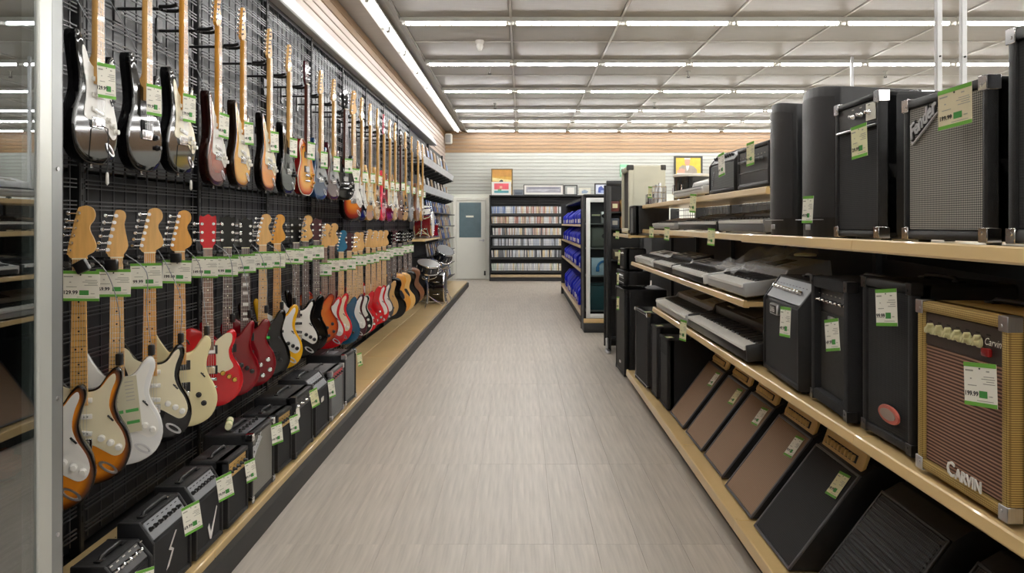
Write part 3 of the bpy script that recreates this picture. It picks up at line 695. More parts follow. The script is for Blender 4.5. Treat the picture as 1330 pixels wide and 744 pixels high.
def guitar(label, loc, rz, kind='strat', fin=None, guard=None, gm=None, neck=MAPLE, board=None, head='strat', headm=None, pk='sss', pm=WHITE, km=WHITE, inlay=INK, metal=CHR, block=False, nk=3, binding=None, group='', jack=True, tilt=0., bass=False):
    t_ = THK[kind]/2
    g = thing('acoustic_guitar' if kind == 'acoustic' else 'electric_guitar', label, 'guitar', loc, (0, tilt, rz), group)
    if bass: g.scale = (1.07, 1.0, 1.2)
    def P(name, me, m_, loc=None, rot=None): return obj(name, me, m_, g, loc, rot)
    P('body', cached(('body', kind), lambda: body_mesh(kind)), fin)
    P('neck', cached(('neck', kind), lambda: m_neck(kind, head)), neck)
    P('fretboard', cached(('board', kind), lambda: m_board(kind)), board or neck)
    P('frets', cached(('frets', kind), lambda: m_frets(kind)), NICKEL)
    g.children[-1]['kind'] = 'stuff'
    P('inlays', cached(('dots', kind, block), lambda: m_dots(kind, block)), inlay)
    P('nut', cached(('nut', kind), lambda: m_nut(kind)), CREAM)
    P('headstock', cached(('head', kind, head), lambda: m_head(kind, head)), headm or neck)
    if guard: P('pickguard', cached(('pg', kind, guard), lambda: plate_mesh('pickguard', PG[guard], -t_-.0022, -t_+.001)), gm)
    if binding: P('binding', cached(('bind', kind), lambda: m_binding(kind)), binding)
    zn = NUT[kind]
    if head in ('strat', 'tele'):
        me = cached(('tuner', -1), lambda: m_tuner(-1))
        for x, z in (TUN6 if not bass else TUN6[::5]+TUN6[2:4]): P('tuner', me, metal, (x/100, -t_-.003, zn+z/100))
    else:
        for s in (-1, 1):
            me = cached(('tuner', s), lambda: m_tuner(s))
            for z in (4.2, 8.2, 12.4): P('tuner', me, metal, (s*.026, -t_-.003, zn+z/100))
    gy = -t_-(.0022 if guard else 0)
    bz = bridge_z(kind)
    if pk == 'sss':
        me = cached('sc', m_single_coil)
        P('pickup', me, [pm, metal], (0, gy, .303)); P('pickup', me, [pm, metal], (0, gy, .246)); P('pickup', me, [pm, metal], (0, gy, .19), (0, .14, 0))
    elif pk in ('hh', 'hhb', 'h'):
        me = cached('hb', m_humbucker); mm = [BLKP, metal if pk == 'hh' else BLKP, CHR]
        P('pickup', me, mm, (0, -t_, .185))
        if pk != 'h': P('pickup', me, mm, (0, -t_, .285 if kind != 'double' else .26))
    elif pk == 'o': P('sound_hole', cached('hole', m_hole), INK); P('rosette', cached('ros', m_rosette), mat('rosette_inlay', rgb(92,60,36), .4, noise=.3, nscale=90))
    P('bridge', cached(('bridge', kind), lambda: m_bridge(kind)), ROSE if kind == 'acoustic' else metal)
    P('strings', cached(('str', kind), lambda: m_strings(kind, head)), STEEL)
    if pk != 'o':
        kp = {3: [(6.9,16.6),(9.8,14.8),(12.4,13)], 4: [(8,12.4),(12,15.2),(9.2,6.4),(13,9.4)], 2: [(8,14.5),(10.5,10)]}[nk]
        if kind == 'strat' and guard is None: kp = [(8,14.5),(10.2,10.5)] if nk == 2 else kp
        me = cached('knob', m_knob)
        for x, z in kp: P('knob', me, km, (x/100, gy, z/100))
        P('selector_switch', cached('sw', m_switch), [BLKP], (.098, gy, .235), (0, -.7, 0)) if kind == 'strat' else P('selector_switch', cached('sw', m_switch), [BLKP], (-.09, gy, .33), (0, -.5, 0))
        if jack and kind == 'strat': P('jack_plate', cached('jack', m_jack), STEEL, (.09, -t_-.0004, .06), (0, -.95, 0))
    P('strap_button', cached('sb', lambda: MB().lathe([(.006, 0), (.004, -.006), (.007, -.009), (.007, -.012)], 10).mesh('strap_button')), metal, (0, 0, 0))
    return g
def hanger(label, xyz, face, reach, g):
    """wall hanger: arm from the wire wall to the neck, yoke of two prongs; face = yaw of the guitar"""
    t = thing('guitar_hanger', label, 'hanger', xyz, 0, g)
    mb = MB(); mb.cyl((-reach, 0, .0), (-.045, 0, .0), .0075, n=8); mb.build('arm', BLKP, t)
    mb = MB(); mb.rbox(-reach, -reach+.012, -.03, .03, -.06, .06, r=.003, seg=1); mb.build('wall_plate', BLKP, t)
    R = RZ(face)
    # yoke behind and around the neck, in the guitar's own frame (front is -Y)
    mb = MB()
    for s in (-1, 1): mb.tube([R@Vector((s*.0, .06, 0)), R@Vector((s*.034, .045, 0)), R@Vector((s*.036, 0, 0)), R@Vector((s*.034, -.03, .008))], .0085, 7)
    mb.tube([Vector((-.05, 0, 0)), R@Vector((0, .06, 0))], .009, 7)
    mb.build('yoke', BLKP, t)
PRICES = ['129.99','69.99','99.99','199.99','149.99','249.99','179.99','89.99']
_tagc = {}
def tag_parts(wd, hh, price, wide):
    key = (wd, hh, price, wide)
    if key in _tagc: return _tagc[key]
    c = MB(); c.box(-wd/2, wd/2, -.0006, .0006, -hh, 0)
    b1 = MB(); b1.box(-wd/2, wd/2, -.0012, -.0005, -hh*.1, 0); b2 = MB(); b2.box(-wd/2, wd/2, -.0012, -.0005, -hh, -hh*.91)
    q = MB(); y = -.0012
    def L(x0, x1, z, h=.02): q.add([(x0*wd,y,-(z+h)*hh),(x1*wd,y,-(z+h)*hh),(x1*wd,y,-z*hh),(x0*wd,y,-z*hh)], [(0,1,2,3)])
    L(-.45,-.2,.17,.035); L(-.3,-.25,.36,.03); L(-.38,-.2,.52,.02); L(.2,.3,.17,.03)
    for i, (a, b) in enumerate(((.12,.44),(.05,.46),(.2,.44),(.1,.46),(-.2,-.1))): L(a, b, .3+i*.055, .018)
    L(.27,.38,.74,.02); L(-.1,.4,.86,.015)
    k = MB(); letter(k, price, hh*.17 if wide else hh*.15, -wd*.27, y-.0001, -hh*.77, bold=.03)
    k.cyl((0, y, -hh*.13), (0, y-.0003, -hh*.13), wd*.025, n=8)
    gb = MB(); gb.add([(-.03*wd,y,-.8*hh),(.22*wd,y,-.8*hh),(.22*wd,y,-.64*hh),(-.03*wd,y,-.64*hh)], [(0,1,2,3)])
    _tagc[key] = [c.mesh('card', False), b1.mesh('green_band', False), b2.mesh('green_band', False), q.mesh('small_print', False), k.mesh('price_print', False), gb.mesh('green_block', False)]
    return _tagc[key]
def price_tag(label, M, wd, hh, price='$99.99', group=None, wide=True, card=None):
    """M: matrix of the tag's top edge centre, tag faces its local -Y"""
    t = thing('price_tag', label, 'price tag', (0,0,0), 0, group)
    t.matrix_world = M
    me = tag_parts(wd, hh, price, wide)
    obj('card', me[0], card or CARD, t); obj('green_band', me[1], GREEN, t); obj('green_band', me[2], GREEN, t)
    a = obj('small_print', me[3], GREYINK, t); a['kind'] = 'stuff'; obj('price_print', me[4], INK, t)['kind'] = 'stuff'; obj('green_block', me[5], GREEND, t)
    return t

F_ = {}
def fin(n, c, rough=.1): return mat('lacquer_'+n, rgb(*c), rough, coat=.3, spec=.4)
F_['black'] = mat('lacquer_black', rgb(8,8,9), .05, spec=.5); F_['white'] = fin('white', (232,232,230)); F_['cream'] = fin('cream', (236,222,172)); F_['red'] = fin('red', (196,22,30))
F_['cherry'] = fin('cherry', (124,10,22)); F_['teal'] = fin('teal', (12,74,104)); F_['navy'] = fin('navy', (18,52,92)); F_['wine'] = fin('wine', (66,18,28)); F_['coral'] = fin('coral', (232,62,88))
F_['yellow'] = fin('yellow', (226,170,30)); F_['green'] = fin('green', (16,66,40)); F_['silver'] = fin('silver', (150,152,156), .2); F_['slate'] = fin('slate', (70,70,74), .2)
F_['natural'] = mat('natural_ash', rgb(204,158,92), .22, coat=.8, noise=.14, nscale=10, stretch=(9,9,.8))
F_['walnut'] = mat('walnut_wood', rgb(124,78,46), .3, coat=.6, noise=.2, nscale=10, stretch=(9,9,.8))
F_['spruce'] = mat('spruce_top', rgb(222,178,104), .2, coat=.8, noise=.08, nscale=10, stretch=(14,9,.8))
F_['amber'] = mat('amber_top', rgb(222,150,48), .2, coat=.8, noise=.08, nscale=10, stretch=(14,9,.8))
F_['burst2'] = burst_mat('two_tone_burst', rgb(12,8,6), rgb(120,62,14), rgb(214,132,36), p=(.05,.2,.4))
F_['burst3'] = burst_mat('three_tone_burst', rgb(14,8,7), rgb(130,30,18), rgb(206,120,40), p=(.1,.42,.85))
F_['redburst'] = burst_mat('red_brown_burst', rgb(30,10,8), rgb(104,32,20), rgb(146,60,34), p=(.1,.4,.8))
F_['goldburst'] = burst_mat('gold_burst', rgb(24,14,6), rgb(160,104,14), rgb(214,154,30), p=(.06,.2,.45))
F_['lpburst'] = burst_mat('cherry_amber_burst', rgb(112,20,18), rgb(190,84,22), rgb(226,160,56), p=(.04,.28,.7))
F_['orangeburst'] = burst_mat('orange_burst', rgb(110,24,12), rgb(188,74,22), rgb(206,110,40), p=(.04,.3,.8))
RH = rgb
REDH = fin('red_headstock', (206,34,44)); BLKH = F_['black']; TEALH = fin('teal_headstock', (22,104,140))
W, CR, BK = WHITE, CREAM, BLKP
# lower row: (neck px, short description, options, price)
LOWX = -1.56
low = [
 (52, 'sunburst electric guitar half hidden behind the showcase post', dict(fin=F_['burst2'], guard='strat', gm=W), '129.99'),
 (105, 'two-tone sunburst electric guitar with cream guard and maple neck', dict(fin=F_['burst2'], guard='strat', gm=CR), '129.99'),
 (152, 'white electric guitar with an info card behind its strings', dict(fin=F_['white'], guard='strat', gm=W, head='tele'), '69.99'),
 (195, 'black electric guitar with cream guard between white and cream guitars', dict(fin=F_['black'], guard='strat', gm=CR, neck=MAPLE, board=MAPLEA), '99.99'),
 (233, 'cream electric guitar with black pickup and no guard', dict(fin=F_['cream'], pk='hhb', nk=2, km=BK, neck=MAPLEA, jack=False), '199.99'),
 (270, 'red electric guitar with cream guard and red headstock', dict(kind='single', fin=F_['red'], guard='guard', gm=CR, head='open', headm=REDH, neck=MAHOG, board=ROSEL, pk='hh', km=GOLD, inlay=CR), '149.99'),
 (295, 'cherry red double-horned electric guitar with dark headstock', dict(kind='double', fin=F_['cherry'], head='open', headm=BLKH, neck=MAHOG, board=ROSE, pk='hhb', km=BK, inlay=CR, nk=3), '199.99'),
 (319, 'wine-red single-cutaway guitar with block inlays and chrome knobs', dict(kind='single', fin=F_['cherry'], head='open', headm=BLKH, neck=MAHOG, board=ROSE, pk='hhb', km=CHR, inlay=W, nk=4, block=True), '249.99'),
 (341, 'black and green electric guitar with green pickups', dict(fin=F_['black'], pk='sss', pm=fin('bright_green', (40,190,70)), nk=2, km=BK, jack=False), '99.99'),
 (359, 'yellow electric guitar with white guard', dict(fin=F_['yellow'], guard='strat', gm=W, neck=MAPLEA, km=BK, pm=BK), '129.99'),
 (383.7, 'black electric guitar with bright white guard', dict(fin=F_['black'], guard='strat', gm=W, neck=MAHOG, board=ROSE, head='open', headm=BLKH, km=BK, pm=BK, inlay=W), '149.99'),
 (396, 'plain black electric guitar behind the white-guard black one', dict(fin=F_['black'], neck=MAPLE, board=ROSE, pk='hhb', nk=2, km=BK, inlay=W, jack=False), '99.99'),
 (410.6, 'orange burst single-cutaway guitar with dark red headstock', dict(kind='single', fin=F_['orangeburst'], head='open', headm=F_['wine'], neck=MAHOG, board=ROSE, pk='hh', nk=4, km=BK, inlay=CR), '199.99'),
 (421.5, 'red electric guitar with white guard and maple headstock', dict(fin=F_['red'], guard='strat', gm=W, board=ROSEL), '129.99'),
 (431.5, 'second red guitar with cream guard beside the teal guitar', dict(fin=F_['red'], guard='strat', gm=CR, board=ROSEL), '129.99'),
 (443, 'teal electric guitar with blue headstock', dict(fin=F_['teal'], pk='hhb', nk=2, km=BK, headm=TEALH, jack=False), '179.99'),
 (453.5, 'brown electric guitar with white guard and wine headstock', dict(fin=F_['wine'], guard='strat', gm=W, head='open', headm=F_['wine']), '129.99'),
 (461, 'black electric guitar with white binding after the brown one', dict(kind='single', fin=F_['black'], binding=W, pk='hhb', nk=4, km=W, guard='guard', gm=W, head='strat'), '199.99'),
 (468, 'bright red electric guitar, first of the red pair', dict(fin=F_['red'], head='tele', pk='hhb', nk=4, km=CHR, jack=False), '149.99'),
 (478, 'bright red electric guitar with chrome knobs, second of the red pair', dict(fin=F_['red'], pk='hhb', nk=4, km=CHR, jack=False), '99.99'),
 (485, 'red electric guitar with wide white guard before the slate one', dict(fin=F_['red'], guard='strat', gm=W), '89.99'),
 (492, 'slate grey electric guitar next to the natural wood one', dict(fin=F_['slate'], guard='strat', gm=W, pm=BK), '129.99'),
 (499, 'natural wood electric guitar hanging before the acoustics', dict(fin=F_['natural'], pk='hhb', nk=2, km=BK, neck=MAPLE, jack=False), '179.99'),
 (505, 'black acoustic guitar first of the acoustics', dict(kind='acoustic', fin=F_['black'], head='open', headm=BLKH, neck=MAHOG, board=ROSE, pk='o', inlay=W), '99.99'),
 (512, 'amber acoustic guitar with dark guard', dict(kind='acoustic', fin=F_['amber'], guard='acoustic', gm=BK, head='open', headm=F_['wine'], neck=MAHOG, board=ROSE, pk='o', inlay=W), '149.99'),
 (518.5, 'pale spruce acoustic guitar with dark guard', dict(kind='acoustic', fin=F_['spruce'], guard='acoustic', gm=BK, head='open', headm=BLKH, neck=MAHOG, board=ROSE, pk='o', inlay=W), '199.99'),
 (526, 'second black acoustic guitar beside the spruce one', dict(kind='acoustic', fin=F_['black'], head='open', headm=BLKH, neck=MAHOG, board=ROSE, pk='o', inlay=W), '129.99'),
 (532, 'dark walnut acoustic guitar last in the lower row', dict(kind='acoustic', fin=F_['walnut'], head='open', headm=BLKH, neck=MAHOG, board=ROSE, pk='o', inlay=W), '199.99'),
]
def hang_pt(px, X): return X, X*1000/(px-677)
LOWT = []
for k, (px, d, o, pr) in enumerate(low):
    X, Y = hang_pt(px, LOWX)
    kind = o.get('kind', 'strat')
    rz = math.radians(random.uniform(19, 27) if k < 13 else random.uniform(10, 18))
    top = NUT[kind]
    z0 = (1.364 if k < 13 else 1.318 if k < 15 else 1.24)-top+random.uniform(-.012, .012)
    g = guitar(d, (X, Y, z0), rz, group='guitars in the lower row', **o)
    hanger('black wall hanger holding the '+' '.join(d.split()[:9]), (X, Y-.012, z0+top-.022), rz, 1.831+X, 'hangers of the lower guitar row')
    zz = (1.328 if k < 13 else 1.198)+random.uniform(-.012, .012)
    wd = .122 if px < 400 else .115
    price_tag('white price tag with green bands on the '+' '.join(d.split()[:8]), Z_(X+(.012 if k != 1 else .034), Y-THK[kind]/2-.026-(.012 if k % 2 else 0), zz)@RZ(rz*.4)@RY(random.uniform(-.04, .05))@RX(.04), wd, .105, pr, 'price tags across the lower guitar necks')
    LOWT.append((X, Y, z0, rz, kind))
# info card tucked behind the strings of the white guitar
X, Y, z0, rz, _ = LOWT[2]
t = thing('info_card', 'olive instruction card tucked behind the strings of the white guitar', 'card'); t.matrix_world = Z_(X, Y, z0)@RZ(rz)@Z_(.012, -.052, .345)@RY(-.1)
mb = MB(); mb.box(-.055, .055, -.0006, .0006, -.215, 0); mb.build('card', mat('olive_card', rgb(196,190,162), .6, noise=.05), t, False)
mb = MB()
for q in (.125, .17): mb.box(-.05, -.002, -.0012, -.0005, -q-.012, -q); mb.box(.006, .05, -.0012, -.0005, -q-.012, -q)
mb.build('green_label', GREEND, t, False)['kind'] = 'stuff'
mb = MB()
for i in range(6):
    for a in (-.045, .012): mb.box(a, a+.03, -.0011, -.0005, -.022-i*.014, -.018-i*.014)
mb.build('small_print', GREYINK, t, False)['kind'] = 'stuff'
# upper row
UPX = -1.55
up = [
 (118, 'black electric guitar with white guard, nearest of the upper row', dict(fin=F_['black'], guard='strat', gm=W)),
 (183, 'gloss black electric guitar with two black knobs and no guard', dict(kind='strat', fin=F_['black'], pk='h', nk=2, km=BK, jack=False, neck=MAPLE, board=MAPLE, metal=CHR)),
 (231, 'black electric guitar with cream guard hanging in the upper row', dict(fin=F_['black'], guard='strat', gm=CR, neck=MAPLEA)),
 (277, 'red-brown sunburst electric guitar with white guard up high', dict(fin=F_['redburst'], guard='strat', gm=W, neck=MAPLEA)),
 (310, 'gold burst electric guitar with pale guard up high', dict(fin=F_['goldburst'], guard='strat', gm=CR, neck=MAPLEA)),
 (345, 'three-tone sunburst electric guitar with pale guard up high', dict(fin=F_['burst2'], guard='strat', gm=CR)),
 (371, 'gloss black electric guitar with dark knobs beside the amber double-cutaway', dict(fin=F_['black'], pk='hhb', nk=3, km=BK, guard='strat', gm=F_['black'])),
 (394, 'amber burst guitar with red sides and pale edge binding', dict(kind='single', fin=F_['lpburst'], binding=CR, pk='hh', nk=4, km=GOLD, head='open', headm=F_['wine'], neck=MAHOG, board=ROSE, inlay=CR)),
 (413, 'navy blue electric guitar with silver guard', dict(fin=F_['navy'], guard='strat', gm=F_['silver'], pm=BK, km=BK)),
 (430, 'wine-coloured electric guitar with silver guard', dict(fin=F_['wine'], guard='strat', gm=F_['silver'], pm=BK, km=BK)),
 (446, 'black electric guitar with chrome knobs after the wine-coloured one', dict(kind='double', fin=F_['black'], pk='hh', nk=4, km=CHR, head='open', headm=BLKH, neck=MAHOG, board=ROSE, inlay=W)),
 (456, 'tobacco sunburst electric guitar with white guard further along', dict(fin=F_['burst3'], guard='strat', gm=W)),
 (467, 'black electric guitar with white guard before the natural basses', dict(fin=F_['black'], guard='strat', gm=W)),
 (478, 'natural ash guitar with pale guard, first of two', dict(fin=F_['natural'], guard='strat', gm=CR, neck=MAPLE)),
 (488, 'natural ash guitar beside the coral pink one', dict(kind='strat', fin=F_['natural'], pk='hhb', nk=2, km=BK, jack=False)),
 (496, 'coral pink electric guitar with pink headstock', dict(fin=F_['coral'], headm=fin('pink_headstock', (226,120,134)), pk='hhb', nk=3, km=W)),
 (504, 'cherry red electric guitar next to the coral pink one', dict(fin=F_['cherry'], guard='strat', gm=CR)),
 (511, 'natural wood electric guitar with white knobs past the cherry one', dict(fin=F_['natural'], guard='strat', gm=W)),
 (518, 'walnut electric guitar with slim dark headstock up high', dict(kind='single', fin=F_['walnut'], pk='hh', nk=4, km=BK, head='open', headm=BLKH, neck=MAHOG, board=ROSE)),
 (525, 'pale natural guitar without guard near the book rack', dict(kind='double', fin=F_['natural'], pk='hhb', nk=2, km=BK, neck=MAPLE)),
 (533, 'silver grey electric guitar near the book rack', dict(fin=F_['silver'], guard='strat', gm=BK, pm=BK)),
 (541, 'walnut electric guitar with white guard near the book rack', dict(fin=F_['walnut'], guard='strat', gm=W)),
 (547, 'natural guitar last in the upper row', dict(fin=F_['natural'], guard='strat', gm=W)),
]
UPT = []
for k, (px, d, o) in enumerate(up):
    X, Y = hang_pt(px, UPX)
    kind = o.get('kind', 'strat')
    bs = k >= 11
    rz = math.radians(72 if k in (10, 11) else (92, 92, 92, 95, 94)[k] if k < 5 else random.uniform(84, 93))
    z0 = 2.49-NUT[kind]*(1.2 if bs else 1)+random.uniform(-.01, .01)+(.03 if k < 3 else 0)
    g = guitar(d, (X, Y, z0), rz, group='guitars in the upper row', bass=bs, **o)
    hanger('black wall hanger holding the '+' '.join(d.split()[:9]), (X-.02, Y, 2.468), rz, 1.831+X-.02, 'hangers of the upper guitar row')
    M = Z_(X, Y, z0)@RZ(rz)
    hh = .125 if k < 12 else .1
    price_tag('green-banded price tag on the strings of the '+' '.join(d.split()[:7]), M@Z_(random.uniform(-.015, .015), -THK[kind]/2-.03, (.37 if not bs else .47)+random.uniform(-.02, .01))@RZ(-.3)@RY(random.uniform(-.06, .06)), .084, hh, PRICES[(k*3) % 8], 'price tags on the upper guitars', wide=False)
    if k in (0, 2):
        mb = MB(); t2 = THK[kind]/2; mb.tube([(.012, -t2-.012, .14), (.016, -t2-.03, .13), (.014, -t2-.034, .06), (.0, -t2-.036, -.03)], .0022, 6); o = mb.build('tremolo_arm', BLKP, g)
        mb = MB(); mb.lathe([(.001, -.075), (.006, -.068), (.005, -.035), (.003, -.028)], 10, T=Z_(0, -t2-.036, 0)); mb.build('arm_tip', WHITE, o)
    UPT.append((X, Y, z0, rz, kind))
# security cables
CAB = mat('grey_security_cable', rgb(150,152,156), .35, .4, noise=.05)
def cable(label, pts, grp):
    P = [Vector(p) for p in pts]; Q = []
    for i in range(len(P)-1):
        a = P[max(i-1, 0)]; b, c = P[i], P[i+1]; d = P[min(i+2, len(P)-1)]
        for s in range(6):
            u = s/6; Q.append(.5*((2*b)+(c-a)*u+(2*a-5*b+4*c-d)*u*u+(3*b-a-3*c+d)*u**3))
    Q.append(P[-1])
    t = thing('security_cable', label, 'cable', (0,0,0), 0, grp)
    mb = MB(); mb.tube(Q, .0019, 5); mb.build('cable', CAB, t)
    mb = MB(); mb.rbox(P[-1].x-.01, P[-1].x+.01, P[-1].y-.014, P[-1].y+.014, P[-1].z-.045, P[-1].z, r=.005); mb.build('alarm_block', BLKP, t)
for k in range(9):
    X, Y, z0, rz, kind = UPT[k]
    d = up[k][1]
    cable('grey security cable looped behind the '+' '.join(d.split()[:8]), [(-1.835, Y-.12, z0+.82), (-1.78, Y-.02, z0+.66), (-1.74, Y+.1, z0+.5), (-1.66, Y+.16, z0+.41)], 'security cables of the upper row')
for k in range(1, 10):
    X, Y, z0, rz, kind = LOWT[k]
    d = low[k][1]
    cable('grey security cable hanging behind the '+' '.join(d.split()[:8]), [(X+.02, Y+.03, z0+.81), (X+.05+.02*(k%3), Y+.05, z0+.74), (X+.075+.02*(k%2), Y+.08, z0+.6), (X+.085, Y+.1, z0+.45)], 'security cables of the lower row')
for k in (1, 2, 4):
    X, Y, z0, rz, kind = LOWT[k]
    t = thing('security_lock', 'black alarm lock clipped on neck of '+' '.join(low[k][1].split()[:8]), 'lock', (X+(.035 if k == 1 else .012), Y-.062, z0+.785), (0, -.5 if k == 1 else 0., .1), 'alarm locks on the lower guitar necks')
    mb = MB(); mb.rbox(-.022, .022, -.014, .014, -.03, .012, r=.005); mb.build('housing', BLKP, t)
    mb = MB(); mb.tube([(-.02, 0, 0), (-.035, .015, .014), (-.03, .04, .016), (0, .05, .014)], .003, 6); mb.build('wire_loop', BLKP, t)
# ------------------------------------------------------------------ amplifiers (front faces local -Y, origin at the middle of the front bottom edge)
def place(near, far, z, side):
    """near/far: (X, Y) of the two ends of the front edge; side 'R' faces the aisle from the right, 'L' from the left"""
    n, f = Vector(near), Vector(far)
    d = (n-f) if side == 'R' else (f-n)
    return ((n.x+f.x)/2, (n.y+f.y)/2, z), math.atan2(d.y, d.x), d.length
def amp(label, near, far, z, side, h, dep, cov=BLK, gril=BLACKW, panel='front', ph=.06, pm=None, knobs=6, km=BLKP, kr=.009, corners=None, handle=True, frame=.022, name='guitar_amplifier', group=None, feet=True, slant=(.07,.08), logo=None, piping=None, gz0=None, recess=.012, cat='amplifier', ccol=CHR, kstart=.12, kend=.8):
    loc, rz, w_ = place(near, far, z, side)
    t = thing(name, label, cat, loc, rz, group); hw = w_/2
    f0 = .012 if feet else 0.
    ztop = h
    # cabinet: recessed baffle box + front frame, or slanted side profile
    mb = MB()
    if panel == 'slant':
        sy, sz = slant
        pr = [(recess, f0+.002), (dep-.004, f0+.002), (dep-.004, ztop-.008), (sy+.012, ztop-.008), (recess, ztop-sz-.004)]
        mb.bev(lambda q: q.prof_x(pr, -hw+.012, hw-.012), r=.004, seg=1)
        ends = [(0, f0), (dep, f0), (dep, ztop), (sy, ztop), (0, ztop-sz)]
        for a, b in ((-hw, -hw+.016), (hw-.016, hw)): mb.bev(lambda q: q.prof_x(ends, a, b), r=.005, seg=2)
        mb.rbox(-hw+.01, hw-.01, 0, dep*.5, f0, f0+frame, r=.006)
        mb.rbox(-hw+.01, hw-.01, sy-.003, dep-.002, ztop-.02, ztop-.0012, r=.003)
        gt = ztop-sz-.006
    else:
        mb.rbox(-hw, hw, recess, dep, f0, ztop, r=.014, seg=3)
        fr = .014
        mb.rbox(-hw, -hw+frame, 0, .06, f0, ztop, r=fr*.6, seg=2); mb.rbox(hw-frame, hw, 0, .06, f0, ztop, r=fr*.6, seg=2)
        mb.rbox(-hw, hw, 0, .06, f0, f0+frame, r=fr*.6, seg=2); mb.rbox(-hw, hw, 0, .06, ztop-frame, ztop, r=fr*.6, seg=2)
        gt = ztop-frame-(ph if panel == 'front' else 0)
    mb.build('cabinet', cov, t)
    gb = f0+frame if gz0 is None else gz0
    mb = MB(); mb.rbox(-hw+frame, hw-frame, recess-.005, recess+.004, gb, gt, r=.003, seg=1); mb.build('grille', gril, t, False)
    if piping:
        mb = MB(); x0, x1, z0, z1 = -hw+frame, hw-frame, gb, gt
        for a, b in (((x0, z0), (x1, z0)), ((x1, z0), (x1, z1)), ((x1, z1), (x0, z1)), ((x0, z1), (x0, z0))): mb.cyl((a[0], recess-.006, a[1]), (b[0], recess-.006, b[1]), .0025, n=6)
        mb.build('piping', piping, t)
    pm = pm or STEEL
    if panel == 'front':
        mb = MB(); mb.rbox(-hw+frame, hw-frame, recess-.006, recess+.004, gt, ztop-frame, r=.003, seg=1); po = mb.build('control_panel', pm, t, False)
        T0 = Z_(0, recess-.006, (gt+ztop-frame)/2)
    elif panel == 'slant':
        sy, sz = slant; ang = math.atan2(sy, sz); L = math.hypot(sy, sz)
        T0 = Z_(0, recess/2, ztop-sz)@RX(-ang)@Z_(0, 0, L*.5)
        mb = MB(); mb.rbox(-hw+.022, hw-.022, -.002, .008, -L*.42, L*.42, r=.002, seg=1, T=T0); po = mb.build('control_panel', pm, t, False)
    elif panel == 'top':
        T0 = Z_(0, dep*.3, ztop)@RX(-PI/2); mb = MB(); mb.rbox(-hw+.03, hw-.03, -.003, .004, -.035, .035, r=.002, T=T0); po = mb.build('control_panel', pm, t, False)
    if panel:
        kme = cached(('ampknob', kr), lambda: MB().lathe([(.0135, 0), (.013, -.005), (.0085, -.008), (.0085, -.018), (.0005, -.0185)], 14, T=RX(-PI/2)).rbox(-.0035, .0035, -.02, -.004, -.009, .021, r=.002, seg=1, T=RY(.6)).mesh('knob') if kr > .014 else MB().lathe([(kr, 0), (kr*.95, -.006), (kr*.7, -.009), (kr*.6, -.018), (.0005, -.0185)], 12, T=RX(-PI/2)).mesh('knob'))
        for i in range(knobs):
            x = -hw+w_*(kstart+(kend-kstart)*(i/max(1, knobs-1)))
            o = obj('knob', kme, km, po); o.matrix_local = T0@Z_(x, -.002, 0)
        mb = MB()
        for i in range(knobs+1):
            x = -hw+w_*(kstart+(kend-kstart)*(i/max(1, knobs-1)))
            mb.add([(x-.008, -.0036, .02), (x+.008, -.0036, .02), (x+.008, -.0036, .0235), (x-.008, -.0036, .0235)], [(0,1,2,3)], T=T0@Z_(0, -.003, 0))
        o = mb.build('panel_marking', GREYINK if pm in (BLKP, BLKM) else INK, po, False); o['kind'] = 'stuff'
    if handle:
        mb = MB(); hx = min(.11, w_*.3); yc = dep*.55
        mb.tube([(-hx, yc, ztop), (-hx*.85, yc, ztop+.009), (-hx*.5, yc, ztop+.011), (hx*.5, yc, ztop+.011), (hx*.85, yc, ztop+.009), (hx, yc, ztop)], .0075, 8)
        for s in (-1, 1): mb.rbox(s*hx-.018, s*hx+.018, yc-.012, yc+.012, ztop-.001, ztop+.006, r=.003)
        mb.build('handle', BLKP, t)
    if corners:
        me = cached(('corner',), lambda: corner_mesh())
        for sx in (-1, 1):
            for sz in (-1, 1):
                o = obj('corner_cap', me, corners, t); o.matrix_local = Matrix.Translation((sx*hw, 0, f0 if sz < 0 else ztop))@Matrix.Diagonal((sx, 1, sz, 1))
    if feet:
        me = cached(('foot',), lambda: MB().cyl((0,0,0), (0,0,.014), .015, .017, n=10).mesh('foot'))
        for sx in (-1, 1):
            for yy in (.04, dep-.04): obj('foot', me, BLKP, t, loc=(sx*(hw-.04), yy, 0))
    if logo: logo(t, hw, gb, gt, recess-.006)
    t['_w'] = w_
    return t
def corner_mesh():
    """metal corner cap: three rounded wings hugging a cabinet corner (corner at the origin, cabinet in -x, +y, -z)"""
    m = MB(); L = .032
    m.rbox(-L, .0025, -.0025, .001, -L, .0025, r=.0015, seg=1); m.rbox(-.001, .0025, -.0025, L, -L, .0025, r=.0015, seg=1); m.rbox(-L, .0025, -.0025, L, -.001, .0025, r=.0015, seg=1)
    m.cyl((-L*.6, -.004, -L*.6), (-L*.6, 0, -L*.6), .004, n=8)
    return m.mesh('corner_cap')
def tag_on(label, t, x, y, z, wd, hh, price, tilt=0., group='price tags on amplifiers', lean=.06, card=None):
    side = 1 if t.location.x > 0 else -1; wd *= 1.0
    bpy_m = Matrix.LocRotScale(t.location, t.rotation_euler, None)
    price_tag(label, bpy_m@Z_(x, y-.019, z)@RZ(.25 if side > 0 else -.5)@RY(tilt)@RX(-lean), wd, hh, price, group, wide=False, card=card)
YCARD = mat('cream_tag_card', rgb(236,232,190), .7)
def swoosh(pts, th=.004):
    def f(t, hw, gb, gt, y):
        mb = MB(); mb.plate([(p[0]*hw, gb+(gt-gb)*p[1]) for p in pts], y-th, y+.002); mb.build('badge', CHR, t, False)
    return f
